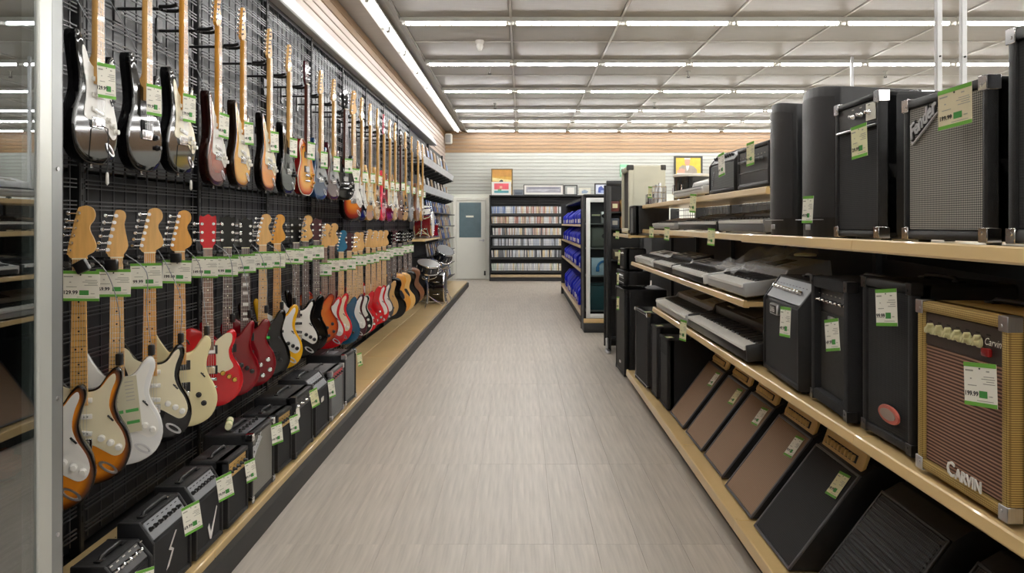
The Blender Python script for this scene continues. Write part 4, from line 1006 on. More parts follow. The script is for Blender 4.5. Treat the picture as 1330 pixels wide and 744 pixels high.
def script_logo(s, size, fx, fz, rot=0., shear=.35, col=None, bold=.02):
    def f(t, hw, gb, gt, y):
        mb = MB(); letter(mb, s, size, 0, 0, 0, shear=shear, bold=bold, thick=.004, T=Z_(fx*hw, y-.005, gb+(gt-gb)*fz)@RY(rot)); o = mb.build('logo', col or WHITE, t, False); o['kind'] = 'stuff'
    return f
def underlined(s, size, fx, fz, rot):
    def f(t, hw, gb, gt, y):
        T = Z_(fx*hw, y-.006, gb+(gt-gb)*fz)@RY(rot)
        kb = MB(); letter(kb, s, size, .002, .003, -.002, shear=.4, bold=.085, thick=.002, T=T, sx=.95); kb.build('logo_shadow_plate', INK, t, False)['kind'] = 'stuff'
        mb = MB(); letter(mb, s, size, 0, 0, 0, shear=.4, bold=.02, thick=.003, T=T, sx=.95)
        mb.plate([(-size*1.35, -size*.32), (-size*1.2, -size*.34), (size*1.45, -size*.16), (size*1.45, -size*.1), (-size*1.15, -size*.24), (-size*1.3, -size*.1)], 0, .005, T=T)
        o = mb.build('logo', mat('silver_logo', rgb(200,200,202), .3, .1, noise=.03), t, False); o['kind'] = 'stuff'
    return f

# --- left deck, from the showcase end towards the back (near, far, heights measured above the deck)
FZ = LDZ+.0045
KNOBW = mat('pale_panel', rgb(128,130,134), .4, .2, noise=.05)
GOLDP = mat('gold_panel', rgb(206,166,90), .35, .5, noise=.05)
SILP = mat('silver_panel', rgb(104,106,110), .45, .2, noise=.05)
lamps = []
gL = 'amplifiers on the left deck'
A = amp('small black practice amplifier at the showcase end of the deck', (-1.29, 2.47), (-1.29, 2.70), FZ, 'L', .262, 0.16, panel='slant', pm=BLKM, knobs=5, km=CHR, slant=(.05,.06), group=gL); tag_on('cream price tag leaning on the smallest black practice amplifier', A, -.01, -.012, .21, .07, .1, '49.99', .1)
A = amp('black practice amplifier with silver scribble badge on its grille', (-1.30, 2.72), (-1.30, 3.04), FZ, 'L', .305, 0.13, panel='slant', pm=KNOBW, knobs=7, slant=(.05,.075), group=gL, logo=swoosh([(-.35,.3),(-.2,.34),(.05,.6),(-.1,.68),(.2,.92),(.12,.94),(-.22,.66),(-.06,.6)])); tag_on('price tag on the amplifier with the scribble badge', A, .07, -.012, .29, .08, .11, '69.99', -.12)
A = amp('black practice amplifier with silver v-shaped badge', (-1.30, 3.08), (-1.30, 3.36), FZ, 'L', .31, 0.17, panel='slant', pm=KNOBW, knobs=7, slant=(.05,.075), group=gL, logo=swoosh([(-.15,.35),(.0,.06),(.12,.04),(.55,.62),(.5,.66),(.08,.2),(-.05,.42)])); tag_on('price tag on the amplifier with the v-shaped badge', A, .06, -.012, .295, .08, .105, '79.99', -.12)
A = amp('small black amplifier with gold panel before the silver-grille one', (-1.295, 3.4), (-1.295, 3.66), FZ, 'L', 0.315, 0.175, pm=GOLDP, ph=.07, knobs=5, group=gL); tag_on('price tag on the gold-panel amplifier near the v-badge one', A, .05, -.012, .265, .06, .1, '89.99', -.1)
A = amp('larger black combo amplifier with silver grille on the deck', (-1.297, 3.71), (-1.3, 4.06), FZ, 'L', 0.345, .24, gril=SILVERW, panel='top', pm=SILP, knobs=6, corners=CHR, group=gL, logo=underlined('Fender', .05, -.55, .82, -.5)); tag_on('price tag on the silver-grille combo amplifier', A, .1, -.012, .33, .075, .105, '149.99', -.05)
t = thing('rolled_manual', 'pale rolled paper lying on top of the silver-grille combo', 'paper roll', (-1.45, 3.82, FZ+.351), .3)
mb = MB(); mb.cyl((0,-.05,.018), (0,.09,.018), .017, n=12); mb.build('roll', YCARD, t); mb = MB(); mb.cyl((0,.01,.018), (0,.02,.018), .0178, n=12); mb.build('band', GREEN, t)
A = amp('second gold-panel black amplifier beyond the silver-grille combo', (-1.315, 4.16), (-1.305, 4.39), FZ, 'L', 0.33, .2, pm=GOLDP, ph=.07, knobs=5, group=gL); tag_on('price tag on the gold-panel amplifier beyond the combo', A, .04, -.012, .29, .06, .1, '89.99', -.1)
A = amp('black combo amplifier with white sticker on its panel', (-1.297, 4.42), (-1.297, 4.8), FZ, 'L', 0.362, .24, pm=BLKM, ph=.07, knobs=4, km=CHR, corners=BLKP, group=gL); tag_on('cream price tag tilted on the amplifier with the white sticker', A, .06, -.014, .36, .065, .11, '119.99', -.2, card=YCARD)
L_ = Matrix.LocRotScale(A.location, A.rotation_euler, None)
mb = MB(); mb.box(-.1, -.01, .003, .0045, .245, .325, T=RY(-.3)); mb.build('white_sticker', CARD, A, False)
A = amp('black modelling amplifier with sloped silver control panel on the deck', (-1.297, 4.86), (-1.297, 5.21), FZ, 'L', 0.375, .24, panel='slant', pm=SILP, knobs=6, slant=(.07,.09), group=gL); tag_on('white price tag on the deck amplifier with sloped silver panel', A, .07, -.014, .33, .06, .12, '129.99', -.1)
mb = MB(); mb.rbox(-.03, .03, .0, .008, .2, .235, r=.004); mb.build('badge', CHR, A)
A = amp('grey carpet-covered amplifier with red stripe panel', (-1.297, 5.27), (-1.297, 5.63), FZ, 'L', 0.345, .26, cov=mat('grey_carpet', rgb(112,110,110), .95, bump=.8, bscale=700, noise=.15, nscale=200), gril=GREYW, pm=mat('red_panel', rgb(196,40,44), .4, noise=.05), ph=.05, knobs=5, corners=STEEL, group=gL)
A = amp('large black combo with grey grille at the end of the row', (-1.305, 5.71), (-1.29, 6.02), FZ, 'L', 0.385, .3, gril=GREYW, panel=None, corners=CHR, group=gL); tag_on('small cream price tag on the corner of the grey-grille combo', A, .13, -.01, .355, .05, .1, '139.99', -.1, card=YCARD)
mb = MB(); mb.rbox(-.12, .02, .1, .2, .385, .389, r=.002); mb.build('top_panel', SILP, A)

# --- upper shelf on the right
gU = 'loudspeakers and amplifiers on the upper shelf'
UZ = 1.446
def pa_speaker(label, near, far, h, tagl=None):
    loc, rz, w_ = place(near, far, UZ, 'R'); t = thing('loudspeaker', label, 'speaker', loc, rz, gU); hw = w_/2
    mb = MB(); n = 10
    # curved front, tapering towards the back
    pts = [(-hw+2*hw*i/n, .045*((2*i/n-1)**2)) for i in range(n+1)]+[(hw*.97, .1), (hw*.62, .36), (-hw*.62, .36), (-hw*.97, .1)]
    def prism(q, z0, z1, pp, dz=0):
        k = len(pp); V = [(x, y, z0) for x, y in pp]+[(x, y, z1+(dz*(1-(x/hw)**2) if y < .09 else 0)) for x, y in pp]
        q.add(V, [tuple(range(k-1, -1, -1)), tuple(range(k, 2*k))]+[(i, (i+1) % k, k+(i+1) % k, k+i) for i in range(k)])
    mb.bev(lambda q: prism(q, 0, h-.02, pts, .02), r=.006, seg=2); mb.build('cabinet', mat('speaker_shell', rgb(29,30,32), .45, bump=.3, bscale=500), t)
    gp = [(-hw*.88+1.76*hw*i/n, -.006+.04*((2*i/n-1)**2)) for i in range(n+1)]
    mb = MB(); k = len(gp)
    V = [(x, y, .075) for x, y in gp]+[(x, y, h-.055+.018*(1-(x/hw)**2)) for x, y in gp]+[(x, y+.012, .075) for x, y in gp]+[(x, y+.012, h-.055+.018*(1-(x/hw)**2)) for x, y in gp]
    F = [(i, i+1, k+i+1, k+i) for i in range(k-1)]+[(k+i, k+i+1, 3*k+i+1, 3*k+i) for i in range(k-1)]+[(i+1, i, 2*k+i, 2*k+i+1) for i in range(k-1)]+[(0, k, 3*k, 2*k), (k-1, 3*k-1, 4*k-1, 2*k-1)]
    mb.add(V, F); mb.build('grille', mat('speaker_grille', rgb(34,34,36), .42, bump=.5, bscale=900, noise=.25, nscale=6), t)
    mb = MB(); mb.rbox(-hw*.12, hw*.12, -.006, .0, .03, .05, r=.002); mb.build('badge', STEEL, t)
    mb = MB(); mb.rbox(-hw*.75, hw*.75, -.0045, .004, .066, .0685, r=.001); mb.build('trim_line', STEEL, t)
    mb = MB()
    for s in (-1, 1): mb.rbox(s*hw*.86-.004, s*hw*.86+.004, .16, .3, h*.36, h*.5, r=.003)
    mb.build('side_handle', BLKP, t)
    return t
pa_speaker('tall black curved loudspeaker beside the amp heads on the upper shelf', (1.05, 3.06), (1.05, 3.34), .55)
A = pa_speaker('tall black curved loudspeaker with white tag low on its grille', (1.05, 2.64), (1.05, 2.98), .545); tag_on('white price tag low on the curved loudspeaker grille', A, .10, -.02, .15, .06, .095, '149.99', 0)
A = amp('black combo with chrome corners and cut-away top panel', (1.05, 2.26), (1.05, 2.58), UZ, 'R', .445, .27, panel='front', ph=.07, pm=BLKM, knobs=3, km=CHR, corners=CHR, gril=BLACKW, frame=.02, piping=None, group=gU, kstart=.45, kend=.8)
tag_on('cream price tag on the black combo with chrome corners', A, .10, -.014, .35, .07, .1, '129.99', -.12, card=YCARD)
mb = MB(); mb.rbox(-.14, .14, -.004, .006, .345, .352, r=.002); mb.build('panel_strip', STEEL, A)
mb = MB(); mb.box(.07, .132, .002, .0045, .366, .418); mb.build('white_sticker', CARD, A, False)
A = amp('black combo with woven silver grille and script logo', (1.05, 1.735), (1.05, 2.12), UZ, 'R', .388, .26, gril=SILVERW, panel=None, corners=CHR, frame=.024, group=gU, logo=underlined('Fender', .052, -.46, .83, -.45))
tag_on('large cream price tag on the woven silver grille combo', A, .12, -.014, .374, .1, .095, '199.99', -.08, card=mat('aged_tag_card', rgb(226,214,180), .7))
A = amp('black cabinet with chrome corners at the near end of the upper shelf', (1.03, 1.2), (1.05, 1.665), UZ, 'R', .47, .3, gril=BLACKW, panel=None, corners=CHR, frame=.03, group=gU)

# --- middle shelf on the right
gM = 'amplifiers on the middle shelf'
MZ = .848
A = amp('black modelling amplifier with sloped silver panel on the middle shelf', (1.05, 2.92), (1.08, 3.44), MZ, 'R', .425, .26, panel='slant', slant=(.075,.1), pm=SILP, knobs=9, km=CHR, group=gM, gril=BLACKW)
mb = MB(); mb.rbox(-.105, -.0, -.012, .006, .27, .315, r=.005); o = mb.build('badge', STEEL, A)
mb = MB(); mb.rbox(-.1, -.005, -.0135, -.011, .275, .31, r=.002); mb.build('badge_field', BLKP, A); mb = MB(); letter(mb, 'LINE6', .028, -.052, -.0142, .283, bold=.03, sx=.95); mb.build('logo', WHITE, A, False)['kind'] = 'stuff'
tag_on('white price tag hanging on the middle-shelf modelling amplifier', A, .215, -.014, .33, .075, .115, '149.99', -.03)
A = amp('black carpeted bass amplifier with knob row in the middle', (1.05, 2.48), (1.075, 2.86), MZ, 'R', .46, .3, cov=DARK, gril=mat('faded_black_grille', rgb(40,38,34), .8, bump=.6, bscale=400, noise=.2, nscale=60), ph=.085, pm=BLKM, knobs=7, km=CHR, kr=.007, frame=.04, recess=.03, group=gM, corners=BLKP)
tag_on('price tag with green edges on the carpeted bass amplifier', A, .12, -.008, .335, .08, .105, '149.99', -.2)
mb = MB(); mb.rbox(-.06, .0, .018, .026, .265, .325, r=.004, T=Z_(0,0,0)); mb.build('badge', STEEL, A)
A = amp('black speaker cabinet with small oval red and silver badge', (1.07, 2.11), (1.07, 2.42), MZ, 'R', .485, .3, panel=None, gril=BLACKW, frame=.028, corners=BLKP, group=gM, name='speaker_cabinet', cat='speaker')
mb = MB(); mb.lathe([(.001,-.0), (.04,-.0), (.043,-.004), (.04,-.008), (.001,-.008)], 24, T=Z_(.04,-.003,.1)@RX(PI/2)@Matrix.Diagonal((1.5,.62,1,1))@Z_(0,0,.008)); mb.build('badge', mat('red_badge', rgb(190,92,78), .35, .3, noise=.1), A)
mb = MB(); mb.lathe([(.001,0), (.034,0), (.034,-.002), (.001,-.002)], 24, T=Z_(.04,-.013,.1)@RX(PI/2)@Matrix.Diagonal((1.35,.46,1,1))); mb.build('badge_plate', mat('badge_silver', rgb(158,140,128), .35, .4, noise=.1), A)
tag_on('price tag with green bands on the cabinet with oval badge', A, .07, -.012, .465, .085, .105, '99.99', -.12)
A = amp('tweed-covered combo with oxblood grille and cream knobs', (1.04, 1.645), (1.045, 2.035), MZ, 'R', .45, .27, cov=TWEED, gril=BROWNW, ph=.085, pm=mat('dark_brown_panel', rgb(58,46,42), .4, noise=.05), knobs=6, km=mat('cream_chicken_knob', rgb(226,220,170), .3, noise=.03), kr=.0165, corners=STEEL, frame=.027, group=gM, kstart=.17, kend=.7, recess=.016)
mb = MB(); letter(mb, 'C', .05, -.016, -.009, .044, bold=.015, thick=.003); letter(mb, 'ARVIN', .037, .058, -.009, .044, bold=.015, thick=.003); mb.build('logo', WHITE, A, False)['kind'] = 'stuff'
mb = MB(); letter(mb, 'Carvin', .024, .125, .0085, .378, shear=.35); mb.build('panel_script', CARD, A, False)['kind'] = 'stuff'
mb = MB(); mb.rbox(.095, .125, -.002, .01, .352, .372, r=.004); mb.build('pilot_lamp', mat('red_jewel', rgb(150,30,30), .15, noise=.05), A)
tag_on('large white price tag on the tweed combo below its red lamp', A, .148, -.014, .345, .088, .094, '199.99', -.1)
# --- tilted wedges on the lower deck
gW = 'tilted amplifiers on the lower deck'
TANP = mat('tan_control_panel', rgb(226,190,122), .45, noise=.06, nscale=6)
def wedge(label, near, far, gril, z=.136, hh=.372, run=.285, cov=BLK, panel=True, tagl=None, card=None, price='99.99', rim=None):
    loc, rz, w_ = place(near, far, z, 'R'); t = thing('stage_monitor', label, 'speaker', loc, rz, gW); hw = w_/2
    mb = MB(); pr = [(0, 0), (.46, 0), (.46, hh+.02), (run+.06, hh+.035), (run, hh)]
    mb.bev(lambda q: q.prof_x(pr, -hw, hw), r=.006, seg=2); mb.build('cabinet', cov, t)
    ang = math.atan2(run, hh); L = math.hypot(run, hh); T = RX(-ang)
    mb = MB(); mb.rbox(-hw+.014, hw-.014, -.005, .004, .012, L-.012, r=.003, seg=1, T=T); mb.build('grille', gril, t, False)
    mb = MB()
    for a, b, c, d in ((-hw, -hw+.014, 0, L), (hw-.014, hw, 0, L), (-hw, hw, 0, .012), (-hw, hw, L-.012, L)): mb.rbox(a, b, -.007, .004, c, d, r=.003, seg=1, T=T)
    mb.build('front_frame', rim or mat('grey_frame_edge', rgb(86,84,88), .4, noise=.05), t)
    if panel:
        # control panel rising from the top edge
        T2 = Z_(0, run+.012, hh-.004)@RX(-.35)
        mb = MB(); mb.rbox(-hw+.02, hw-.03, -.004, .012, 0, .085, r=.003, seg=1, T=T2); p = mb.build('control_panel', TANP, t, False)
        mb = MB(); mb.rbox(-hw+.05, hw-.09, -.0055, -.003, .024, .058, r=.002, seg=1, T=T2); mb.build('panel_slot', INK, p, False)
        kme = cached('slotknob', lambda: MB().rbox(-.0055, .0055, -.016, 0, -.013, .013, r=.003, seg=1).mesh('knob'))
        n = 9
        for i in range(n):
            o = obj('knob', kme, TANP, p); o.matrix_local = T2@Z_(-hw+.06+(w_-.17)*i/(n-1), -.004, .041)
        mb = MB(); mb.box(-hw+.02, hw-.02, run+.045, .45, hh+.015, hh+.03); mb.build('top_board', cov, t, False)
    if tagl: price_tag(tagl, Matrix.LocRotScale(t.location, t.rotation_euler, None)@T@Z_(hw-.09, -.009, L-.03)@RY(-.1), .09, .11, price, 'price tags on the tilted amplifiers', wide=False, card=card)
    return t
wedge('tilted brown-grille amplifier farthest from the black-grille one', (1.075, 5.12), (1.075, 5.55), BROWNC, tagl='white price tag on the farthest brown tilted grille', price='129.99')
wedge('second tilted brown-grille amplifier from the back', (1.075, 4.60), (1.075, 5.03), BROWNC, tagl='cream price tag on the second brown tilted grille from the back', price='119.99', card=YCARD)
wedge('third tilted brown-grille amplifier from the back', (1.075, 4.12), (1.075, 4.53), BROWNC, tagl='white price tag on the third brown tilted grille from the back', price='129.99')
wedge('tilted brown-grille amplifier next to the black-grille one', (1.06, 3.55), (1.06, 4.00), BROWNC, tagl='white price tag on the brown tilted grille beside the black one', price='99.99')
wedge('tilted amplifier with plain black grille and grey edge', (1.05, 3.02), (1.05, 3.47), BLACKW, tagl='cream price tag on the black tilted grille', price='149.99', card=YCARD)
def louvred(label, near, far):
    t = wedge(label, near, far, MESHW, panel=False, rim=BLKP)
    w_ = Vector(near).__sub__(Vector(far)).length; hw = w_/2
    ang = math.atan2(.285, .372); L = math.hypot(.285, .372); T = RX(-ang)
    me = MB().rbox(-hw+.02, hw-.02, -.011, -.004, -.003, .003, r=.002, seg=1).mesh('grille_bar', False)
    for i in range(24):
        o = obj('grille_bar', me, BLKP, t); o.matrix_local = T@Z_(0, 0, .035+i*(L-.07)/23)
louvred('black stage monitor with ribbed metal grille under the oval-badge cabinet', (1.06, 2.4), (1.06, 2.86))
louvred('black stage monitor with ribbed grille under the tweed combo', (1.06, 1.8), (1.06, 2.26))
# --- upright cabinets on the far deck
gF = 'upright cabinets on the far lower deck'
A = amp('short black carpeted cabinet beside the brown tilted amplifiers', (1.06, 5.6), (1.06, 5.92), .136, 'R', .515, .36, cov=DARK, panel='front', ph=.1, pm=DARK, knobs=0, gril=BLACKW, handle=True, group=gF, name='speaker_cabinet', cat='speaker', feet=False)
def flat_tag(lab, t, x, y, z, price):
    price_tag(lab, Matrix.LocRotScale(t.location, t.rotation_euler, None)@Z_(x, y, z)@RX(-PI/2+.02), .075, .055, price, 'price tags lying on cabinets', wide=False, card=YCARD)
flat_tag('cream price tag lying on the short black carpeted cabinet', A, .03, .07, .5175, '59.99')
A = amp('black cabinet with curved grey grille behind the short carpeted one', (1.05, 5.98), (1.05, 6.24), .136, 'R', .555, .36, cov=BLK, panel=None, gril=mat('grey_curved_grille', rgb(54,54,56), .7, bump=.4, bscale=400, noise=.1), handle=True, group=gF, name='speaker_cabinet', cat='speaker', feet=False)
flat_tag('cream price tag lying on the grey-grille cabinet top', A, .03, .07, .5575, '79.99')
A = amp('tall black cabinet with silver front edging and corners', (1.03, 6.3), (1.01, 6.85), .136, 'R', .625, .38, panel=None, corners=CHR, piping=STEEL, handle=False, group=gF, name='speaker_cabinet', cat='speaker', feet=False)
flat_tag('cream price tag lying on the silver-edged cabinet top', A, .16, .06, .6275, '149.99')
A = amp('big black bass cabinet standing on the floor past the deck', (1.0, 7.48), (.985, 8.02), 0, 'R', .855, .42, panel=None, gril=mat('dull_grey_grille', rgb(58,58,57), .8, bump=.4, bscale=500, noise=.1), corners=BLKP, handle=True, group=gF, name='speaker_cabinet', cat='speaker')
tag_on('cream price tag at the top of the big floor cabinet', A, .08, -.012, .77, .06, .13, '199.99', -.1, card=YCARD)
mb = MB(); mb.rbox(-.03, .03, -.002, .008, .1, .125, r=.004); mb.build('badge', STEEL, A)
A = amp('flat black amplifier head with white front edging on the big cabinet', (1.0, 7.5), (.99, 7.98), .882, 'R', .15, .26, pm=BLKM, ph=.05, knobs=6, km=STEEL, piping=STEEL, handle=False, group=gF, name='amplifier_head', feet=True)
tag_on('cream price tag on the flat amplifier head', A, .06, -.012, .125, .05, .12, '99.99', -.1, card=YCARD)
A = amp('small black amplifier on top of the flat amplifier head', (1.0, 7.5), (1.0, 7.8), 1.034, 'R', .22, .22, pm=mat('brass_dark_panel', rgb(96,76,52), .4, .3, noise=.1), ph=.05, knobs=5, km=CHR, group=gF, handle=False)
tag_on('tall cream price tag on the small stacked amplifier', A, .06, -.012, .2, .045, .14, '89.99', 0, card=YCARD)
# ------------------------------------------------------------------ keyboards and goods on the keyboard shelves
KG = 'keyboards on the right-hand shelves'
def keyboard(label, near, far, z, d, body, h=.07, keys=36, top=None, lift=0.0, name='electronic_keyboard', white=None, cheek=None):
    loc, rz, w_ = place(near, far, z, 'R'); t = thing(name, label, 'keyboard', (loc[0], loc[1], loc[2]+.003), (.11, 0, rz), KG); hw = w_/2
    mb = MB(); pr = [(0, .012), (.01, .004), (d-.01, .004), (d, .012), (d, h*1.15+lift), (d*.52, h*1.05+lift*.6), (d*.5, h*.62), (.008, h*.6), (0, h*.5)]
    mb.bev(lambda q: q.prof_x(pr, -hw+.012, hw-.012), r=.003, seg=1); mb.build('case', body, t)
    for a, b in ((-hw, -hw+.02), (hw-.02, hw)):
        mb = MB(); pe = [(0, .008), (d, .008), (d, h*1.18+lift), (d*.52, h*1.08+lift*.6), (d*.46, h*.92), (.004, h*.84)]
        mb.bev(lambda q: q.prof_x(pe, a, b), r=.004, seg=2); mb.build('end_cheek', cheek or body, t)
    mb = MB(); bk = MB(); kw = (w_-.05)/keys
    for i in range(keys):
        x = -hw+.025+i*kw
        mb.box(x+kw*.05, x+kw*.95, -.004, d*.48, h*.6, h*.6+.014)
        if i % 7 not in (2, 6): bk.box(x+kw*.7, x+kw*1.3, d*.2, d*.48, h*.6+.014, h*.6+.024)
    mb.build('white_keys', white or mat('key_white', rgb(250,250,246), .25), t, False)['kind'] = 'stuff'
    bk.build('black_keys', BLKP, t, False)['kind'] = 'stuff'
    a = math.atan2(h*.1+lift*.4, d*.48); T = Z_(0, d*.52, h*1.05+lift*.6)@RX(a)
    mb = MB(); mb.rbox(-hw*.22, hw*.22, .02*d/.3, d*.34, -.002, .003, r=.002, seg=1, T=T); p = mb.build('display_panel', top or BLKP, t, False)
    mb = MB()
    for s in (-1, 1):
        for i in range(4):
            for j in range(2): mb.rbox(s*hw*.62-.06+i*.032, s*hw*.62-.04+i*.032, .03+j*.04, .045+j*.04, -.001, .004, r=.001, seg=1, T=T)
    mb.build('buttons', GREYINK, t, False)['kind'] = 'stuff'
    for sx in (-1, 1):
        obj('foot', cached(('foot',), None), BLKP, t, loc=(sx*(hw-.06), .04, -.003))
        mb = MB(); mb.rbox(sx*(hw-.06)-.014, sx*(hw-.06)+.014, d-.05, d-.022, -(d-.036)*.106, .008, r=.003, seg=1); mb.build('rear_foot', BLKP, t)
    return t
KSIL = mat('silver_keyboard_plastic', rgb(178,180,182), .4, .2, noise=.03); KGRY = mat('grey_keyboard_plastic', rgb(120,121,124), .4, .1, noise=.03)
KBLK = mat('black_keyboard_plastic', rgb(28,28,30), .4); KWH = mat('white_keyboard_plastic', rgb(224,224,222), .35)
def ktag(label, X, Y, z, price, hh=.11):
    price_tag(label, Z_(X-.012, Y, z)@RZ(-PI/2+.5)@RY(.08), .06, hh, price, 'price tags hanging on the shelf edges', wide=False, card=YCARD)
# fourth shelf (same height as the middle shelf)
keyboard('silver keyboard at the far end of the lowest keyboard shelf', (1.03, 4.80), (1.03, 5.86), .853, .34, KSIL, .085, 61, lift=.02)
keyboard('long black digital piano with full white keys on the lowest keyboard shelf', (1.035, 3.52), (1.035, 4.76), .853, .34, KBLK, .10, 52, lift=.03, name='digital_piano')
ktag('cream price tag hanging below the silver keyboard on the lowest keyboard shelf', 1.02, 4.78, .9, '149.99', .13)
# third shelf
keyboard('small white keyboard at the far end of the third shelf', (1.035, 6.08), (1.035, 6.98), 1.144, .28, KWH, .07, 49)
keyboard('black keyboard with dark panel behind the small white one', (1.04, 5.3), (1.04, 6.04), 1.144, .3, KBLK, .08, 44, lift=.01)
keyboard('white-edged black keyboard beside the plastic-covered one', (1.035, 4.36), (1.035, 5.26), 1.144, .27, KBLK, .075, 49, cheek=KWH)
keyboard('grey workstation keyboard under a clear plastic cover', (1.045, 3.6), (1.045, 4.30), 1.144, .42, KSIL, .085, 36, lift=.035, top=mat('keyboard_screen', rgb(70,84,78), .15, noise=.05))
pm_ = mat('clear_plastic_film', (.9,.92,.95), .12); nt = pm_.node_tree
_o = [n for n in nt.nodes if n.type == 'OUTPUT_MATERIAL'][0]; _t = nt.nodes.new('ShaderNodeBsdfTransparent'); _m = nt.nodes.new('ShaderNodeMixShader'); _m.inputs['Fac'].default_value = .11
nt.links.new(_t.outputs[0], _m.inputs[1]); nt.links.new(nt.nodes['Principled BSDF'].outputs[0], _m.inputs[2]); nt.links.new(_m.outputs[0], _o.inputs['Surface'])
t = thing('plastic_cover', 'crumpled clear plastic film draped over the grey workstation keyboard', 'plastic cover', (1.05, 3.72, 1.144), 0)
mb = MB(); n1, n2 = 22, 14; V = []
for i in range(n1):
    for j in range(n2):
        y = .05+.55*i/(n1-1); x = .42*j/(n2-1); base = (.085 if x < .2 else .135)+.111*x+.006
        V.append((x, y, base+.03+.016*math.sin(i*1.7+j*.8)+.012*math.sin(j*2.3-i*.6)+.02*math.exp(-((i-18)/3)**2)*math.exp(-((j-5)/4)**2)))
mb.add(V, [(i*n2+j, i*n2+j+1, (i+1)*n2+j+1, (i+1)*n2+j) for i in range(n1-1) for j in range(n2-1)]); mb.build('film', pm_, t)
t = thing('straw_coaster', 'small straw-coloured coaster on the end of the grey keyboard', 'coaster', (1.35, 3.66, 1.345)); mb = MB(); mb.lathe([(.05,0),(.052,.008),(.045,.012),(.001,.012)], 16); mb.build('disc', YCARD, t)
# second shelf
keyboard('slim silver keyboard at the far end of the second shelf', (1.145, 5.75), (1.145, 6.7), 1.446, .24, KSIL, .06, 49)
keyboard('black keyboard in the middle of the second shelf', (1.145, 4.5), (1.145, 5.6), 1.446, .3, KBLK, .075, 61)
keyboard('grey keyboard on the second shelf below the amplifier head', (1.145, 3.62), (1.145, 4.46), 1.446, .3, KGRY, .085, 44)
ktag('cream price tag under the black keyboard on the second shelf', 1.13, 4.52, 1.47, '79.99', .1); ktag('cream price tag under the slim silver keyboard', 1.13, 5.9, 1.47, '69.99', .1); ktag('small cream price tag at the far end of the second shelf', 1.13, 6.6, 1.47, '49.99', .09)
for k, y in enumerate((4.6, 4.95, 5.3)):
    t = thing('device', ['black device with lit dial behind the middle keyboard', 'second black device behind the middle keyboard', 'black rack unit with silver knobs behind the middle keyboard'][k], 'device', (1.5, y, 1.446), -PI/2)
    mb = MB(); mb.rbox(-.12, .12, 0, .08, 0, .12, r=.008); mb.build('case', BLKP, t); mb = MB(); mb.cyl((.03, -.006, .06), (.03, 0, .06), .03, n=14); mb.build('dial', STEEL, t)
# top keyboard shelf
gT = 'goods on the top keyboard shelf'
TZ = 1.666
A = amp('small combo with grey grille and sloped dark knob panel on the top shelf', (1.15, 4.16), (1.15, 4.72), TZ, 'R', .245, .26, gril=GREYW, panel='slant', slant=(.05,.065), pm=KGRY, knobs=9, km=BLKP, handle=False, group=gT, logo=swoosh([(-.75,.2),(-.7,.15),(-.55,.75),(-.6,.78)]))
tag_on('white price tag on the grey-grille combo of the top shelf', A, .13, -.012, .225, .07, .13, '129.99', -.18, group='price tags on the top keyboard shelf')
A = amp('black amplifier head with framed knob panel beside the curved loudspeakers', (1.15, 3.58), (1.15, 4.10), TZ, 'R', .225, .26, gril=BLKM, panel='front', ph=.11, pm=BLKM, knobs=8, km=KGRY, handle=False, group=gT, name='amplifier_head', piping=KGRY)
tag_on('cream price tag on the framed amplifier head', A, .08, -.012, .23, .07, .115, '99.99', -.1, group='price tags on the top keyboard shelf', card=YCARD)
keyboard('white keyboard tilted on the top shelf beside the grey-grille combo', (1.15, 4.86), (1.15, 5.78), TZ+.012, .3, KWH, .07, 49, lift=.05)
t = thing('drum', 'black tom drum with white head on the top keyboard shelf', 'drum', (1.40, 6.3, 1.664))
mb = MB(); mb.lathe([(.15,.006),(.15,.225)], 28); mb.build('shell', BLKG, t)
mb = MB(); mb.lathe([(.001,.232),(.148,.23),(.15,.226)], 28); mb.build('drum_head', WHITE, t)
for z in (.0, .212): mb = MB(); mb.lathe([(.153,z),(.158,z+.004),(.158,z+.02),(.153,z+.024),(.149,z+.012),(.153,z)], 28); mb.build('hoop', CHR if z == 0 else WHITE, t)
lm = MB().rbox(-.006, .006, .15, .164, .07, .15, r=.003, seg=1).mesh('lug')
for i in range(8): obj('lug', lm, CHR, t, rot=(0, 0, i*PI/4))
t = thing('wire_basket', 'chrome wire basket of drum hardware at the far end of the top shelf', 'basket', (1.2, 6.78, 1.666))
mb = MB()
for z in (.0, .05, .1, .15): mb.tube([(-.06,-.09,z+.004),(.06,-.09,z+.004),(.06,.09,z+.004),(-.06,.09,z+.004),(-.06,-.09,z+.004)], .004, 5)
for i in range(7):
    for x in (-.06, .06): mb.cyl((x, -.09+.03*i, 0), (x, -.09+.03*i, .155), .003, n=5)
mb.build('wire_frame', CHR, t)['kind'] = 'stuff'
mb = MB(); mb.cyl((-.03,-.04,.012), (-.01,-.03,.17), .018, n=10); mb.cyl((.02,.03,.012), (.03,.05,.19), .015, n=10); mb.build('hardware', STEEL, t)['kind'] = 'stuff'
ktag('cream price tag on the chrome wire basket', 1.14, 6.72, 1.82, '59.99', .1); ktag('white price tag folded over the front of the top keyboard shelf', 1.13, 5.0, 1.69, '79.99', .12)
t = thing('small_box', 'small black box beside the wire basket', 'box', (1.2, 7.05, 1.666)); mb = MB(); mb.rbox(-.05,.06,-.08,.08,0,.1,r=.006); mb.build('case', BLKP, t); mb = MB(); mb.box(-.051,-.0495,-.05,.05,.03,.07); mb.build('front_label', GREYINK, t)
